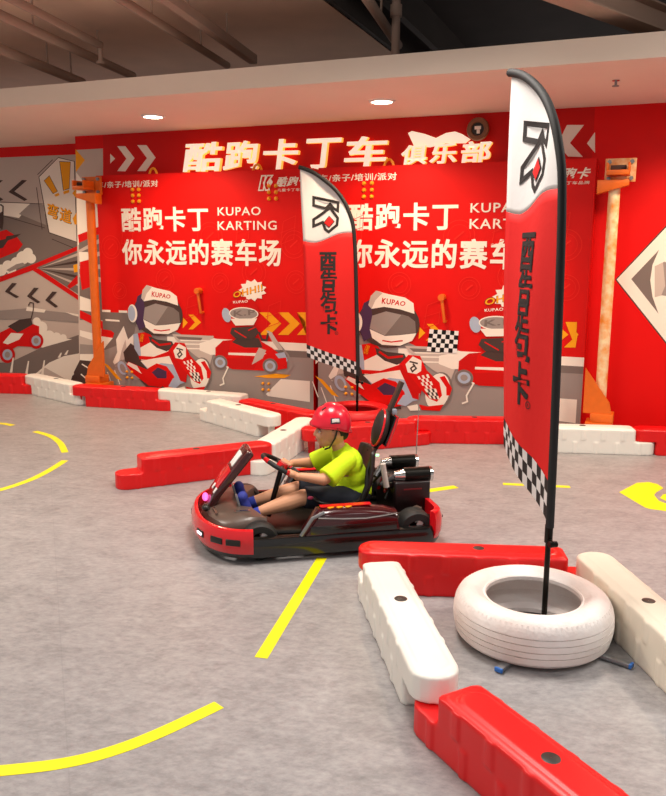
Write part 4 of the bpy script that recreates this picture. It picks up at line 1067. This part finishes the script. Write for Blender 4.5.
# head
g.ell(HC, (.083, .074, .098)); g.ell(pv(.0, 0, .512), (.046, .05, .045)); g.ell(pv(.012, 0, .485), (.022, .026, .018)); g.ell(pv(.03, .025, .53), (.022, .024, .024)); g.ell(pv(.03, -.025, .53), (.022, .024, .024))
g.cap(pv(.042, 0, .565), pv(.055, 0, .538), .009, .0115, 10); g.ell(pv(.05, .009, .535), (.008, .008, .007)); g.ell(pv(.05, -.009, .535), (.008, .008, .007)); g.ell(pv(.04, 0, .51), (.012, .02, .007))
for s_ in (1, -1):
    g.ell(pv(-.045, .074 * s_, .548), (.018, .009, .026), (0, .25, 0))
    sh, el_, wr = pv(-.085, .12 * s_, .412), pv(.045, .172 * s_, .335), pv(.155, .135 * s_, .348)
    g.cap(sh, el_, .04, .031); g.cap(el_, wr, .031, .021)
    # hand closed on the rim
    a = -.34 if s_ > 0 else PI + .34
    c = rimp(a) - PB; rad = (rimp(a) - SC).normalized(); tg = (-e1 * math.sin(a) + e2 * math.cos(a)) * (1 if s_ > 0 else -1)
    palm = c + rad * .02 + en * .006 - tg * .006
    g.cap(wr, palm - tg * .018, .021, .019); g.cap(palm - tg * .016, palm + tg * .018, .0165, .015); g.cap(palm - tg * .016 + en * .006, palm + tg * .018 + en * .006, .013, .012)
    for k, ln in enumerate((.9, 1.05, 1.0, .85)):
        b = c + tg * (-.021 + .0145 * k); rr = .0068
        P_ = [b + rad * .024 + en * .012, b + rad * .004 + en * .0215, b - rad * .017 * ln + en * .012, b - rad * .02 * ln - en * .007]
        for i in range(3): g.cap(P_[i], P_[i + 1], rr * (1 - .08 * i), rr * (1 - .08 * (i + 1)), 8)
    P_ = [palm - tg * .012 + en * .008, c - tg * .034 + en * .016 + rad * .004, c - tg * .03 + en * .012 - rad * .016]
    for i in range(2): g.cap(P_[i], P_[i + 1], .0085 - .001 * i, .0075 - .001 * i, 8)
    # leg
    y = .095 * s_; hip, kn, an = pv(-.14, .07 * s_, .19), pv(.14, y, .222 - (.0 if s_ > 0 else .01)), pv(.385, y, .155)
    g.cap(hip, kn, .06, .044); g.cap(kn, kn + (an - kn) * .35, .043, .044); g.cap(kn + (an - kn) * .35, an, .044, .026)
    g.cap(an, pv(.42, y, .135), .027, .025); g.cap(pv(.42, y, .135), pv(.448, y, .225), .025, .02)
body = g.remesh('body', SKIN, per, .0045, 3)
# shirt
g = G()
g.ell(pv(-.155, 0, .235), (.09, .115, .07)); g.ell(pv(-.145, 0, .30), (.085, .112, .1)); g.ell(pv(-.122, 0, .375), (.082, .122, .085)); g.cap(pv(-.10, .1, .412), pv(-.10, -.1, .412), .046)
g.cone(pv(-.10, 0, .42), pv(-.078, 0, .462), .06, .046, 18); g.cone(pv(-.16, 0, .19), pv(-.155, 0, .26), .1, .1, 20)
for s_ in (1, -1):
    sh, el_ = pv(-.095, .115 * s_, .412), pv(.045, .172 * s_, .335)
    g.cap(sh, sh + (el_ - sh) * .4, .048, .052); g.cone(sh + (el_ - sh) * .3, sh + (el_ - sh) * .86 + Vector((0, 0, -.008)), .05, .06, 18)
g.remesh('t_shirt', SHIRT, per, .006, 4)
# shorts
g = G(); g.ell(pv(-.16, 0, .19), (.095, .12, .07))
for s_ in (1, -1):
    hip, kn = pv(-.14, .07 * s_, .19), pv(.14, .095 * s_, .222); g.cap(hip, hip + (kn - hip) * .3, .068, .068); g.cone(hip, hip + (kn - hip) * .97, .07, .058, 18)
sh_ = g.remesh('shorts', NAVY, per, .006, 4)
G().ell(pv(.11, .152, .235), (.016, .004, .01)).build('badge', mat('pink_badge', '#c03a5e', .5), sh_)
# socks and shoes
for s_ in (1, -1):
    y = .095 * s_
    sk = G().cone(pv(.365, y, .158), pv(.40, y, .147), .031, .031, 14).remesh('sock', mat('blue_sock', '#2c3fa8', .8), per, .005, 2)
    g = G(); g.ell(pv(.415, y, .13), (.036, .034, .03)); g.cap(pv(.425, y, .14), pv(.452, y, .225), .033, .028); g.ell(pv(.456, y, .245), (.028, .034, .03))
    so = g.remesh('shoe', BLUESH, per, .006, 3)
    G().cap(pv(.448, y, .125), pv(.475, y, .24), .014, .012, 8).build('sole', DKG, so)
# hair, eyes, mouth
g = G(); g.ell(pv(-.05, 0, .585), (.08, .079, .092)); g.ell(pv(-.095, 0, .54), (.032, .055, .04)); g.remesh('hair', HAIR, per, .005, 2)
for s_ in (1, -1):
    G().ell(pv(.0375, .03 * s_, .556), (.008, .0125, .0055)).build('eye', EYEW, per); G().ell(pv(.0435, .03 * s_, .556), (.0035, .005, .005)).build('pupil', HAIR, per)
    G().tube([pv(.044, .016 * s_, .572), pv(.046, .03 * s_, .576), pv(.036, .046 * s_, .571)], .0025, 6).build('eyebrow', HAIR, per)
G().ell(pv(.051, 0, .511), (.005, .017, .005)).build('lips', LIP, per)
# helmet
g = G(); nu, nv = 40, 14; hc = pv(-.034, 0, .594); 
for j in range(nv + 1):
    for i in range(nu):
        t = 2 * PI * i / nu; c_ = math.cos(t)
        low = .0 + (.002 if c_ > 0 else .045 * (-c_)) + .012 * abs(math.sin(t))      # rim drops at the nape
        ph_end = PI / 2 + math.asin(min(.9, low / .114)); ph = max(.02, ph_end * j / nv)
        g.v.append(hc + Vector(((.107 + (.012 if c_ > .6 and j >= nv - 1 else 0)) * math.sin(ph) * c_, .098 * math.sin(ph) * math.sin(t), .114 * math.cos(ph))))
g.f = [(j * nu + i, (j + 1) * nu + i, (j + 1) * nu + (i + 1) % nu, j * nu + (i + 1) % nu) for j in range(nv) for i in range(nu)] + [tuple(range(nu))]; g.mi = [0] * len(g.f)
hm = g.build('helmet', HELM, per, angle=50); q = hm.modifiers.new('t', 'SOLIDIFY'); q.thickness = .008; q.offset = -1
rim_ = [hc + Vector((.1085 * math.cos(2 * PI * i / 40), .0995 * math.sin(2 * PI * i / 40), -((.002 if math.cos(2 * PI * i / 40) > 0 else -.045 * math.cos(2 * PI * i / 40)) + .012 * abs(math.sin(2 * PI * i / 40))) + .002)) for i in range(40)]
G().tube(rim_, .004, 8, True).build('helmet_rim', mat('helmet_edge', '#a80d22', .4), hm)
for s_ in (1, -1):
    def hs(a, b): 
        ph = PI / 2 - b; return hc + Vector((.107 * math.sin(ph) * math.cos(a) * 1.005, .098 * math.sin(ph) * math.sin(a) * 1.01 * s_, .114 * math.cos(ph) * 1.005))
    g = G(); g.v = [hs(PI / 2 + .25 * u_ , .28 + .13 * v_) for v_ in (-1, 0, 1) for u_ in (-1, -.5, 0, .5, 1)]; g.f = [(j * 5 + i, j * 5 + i + 1, (j + 1) * 5 + i + 1, (j + 1) * 5 + i) for j in range(2) for i in range(4)]; g.mi = [0] * 8
    dc = g.build('helmet_badge', mat('badge_dark', '#33233c', .4), hm)
    for k in (-.5, .1, .6): G().tube([hs(PI / 2 - .18, .28 + .1 * k), hs(PI / 2, .3 + .1 * k), hs(PI / 2 + .2, .28 + .1 * k)], .003, 6).build('badge_stripe', WHT, dc)
    G().tube([hs(PI / 2 + .1, -.08), pv(-.035, .082 * s_, .53), pv(-.01, .06 * s_, .475), pv(.005, .02 * s_, .458)], .005, 8).build('chin_strap', BLKP, hm)
for a in (-.5, 0, .5):
    vy = a * .08; vz = .114 * math.sqrt(1 - (.05 / .107) ** 2 - (vy / .098) ** 2); p = hc + Vector((.05, vy, vz - .0005)); G().box(p, (.026, .01, .004), Euler((-vy * 6, .55, 0))).build('vent', DKG, hm)
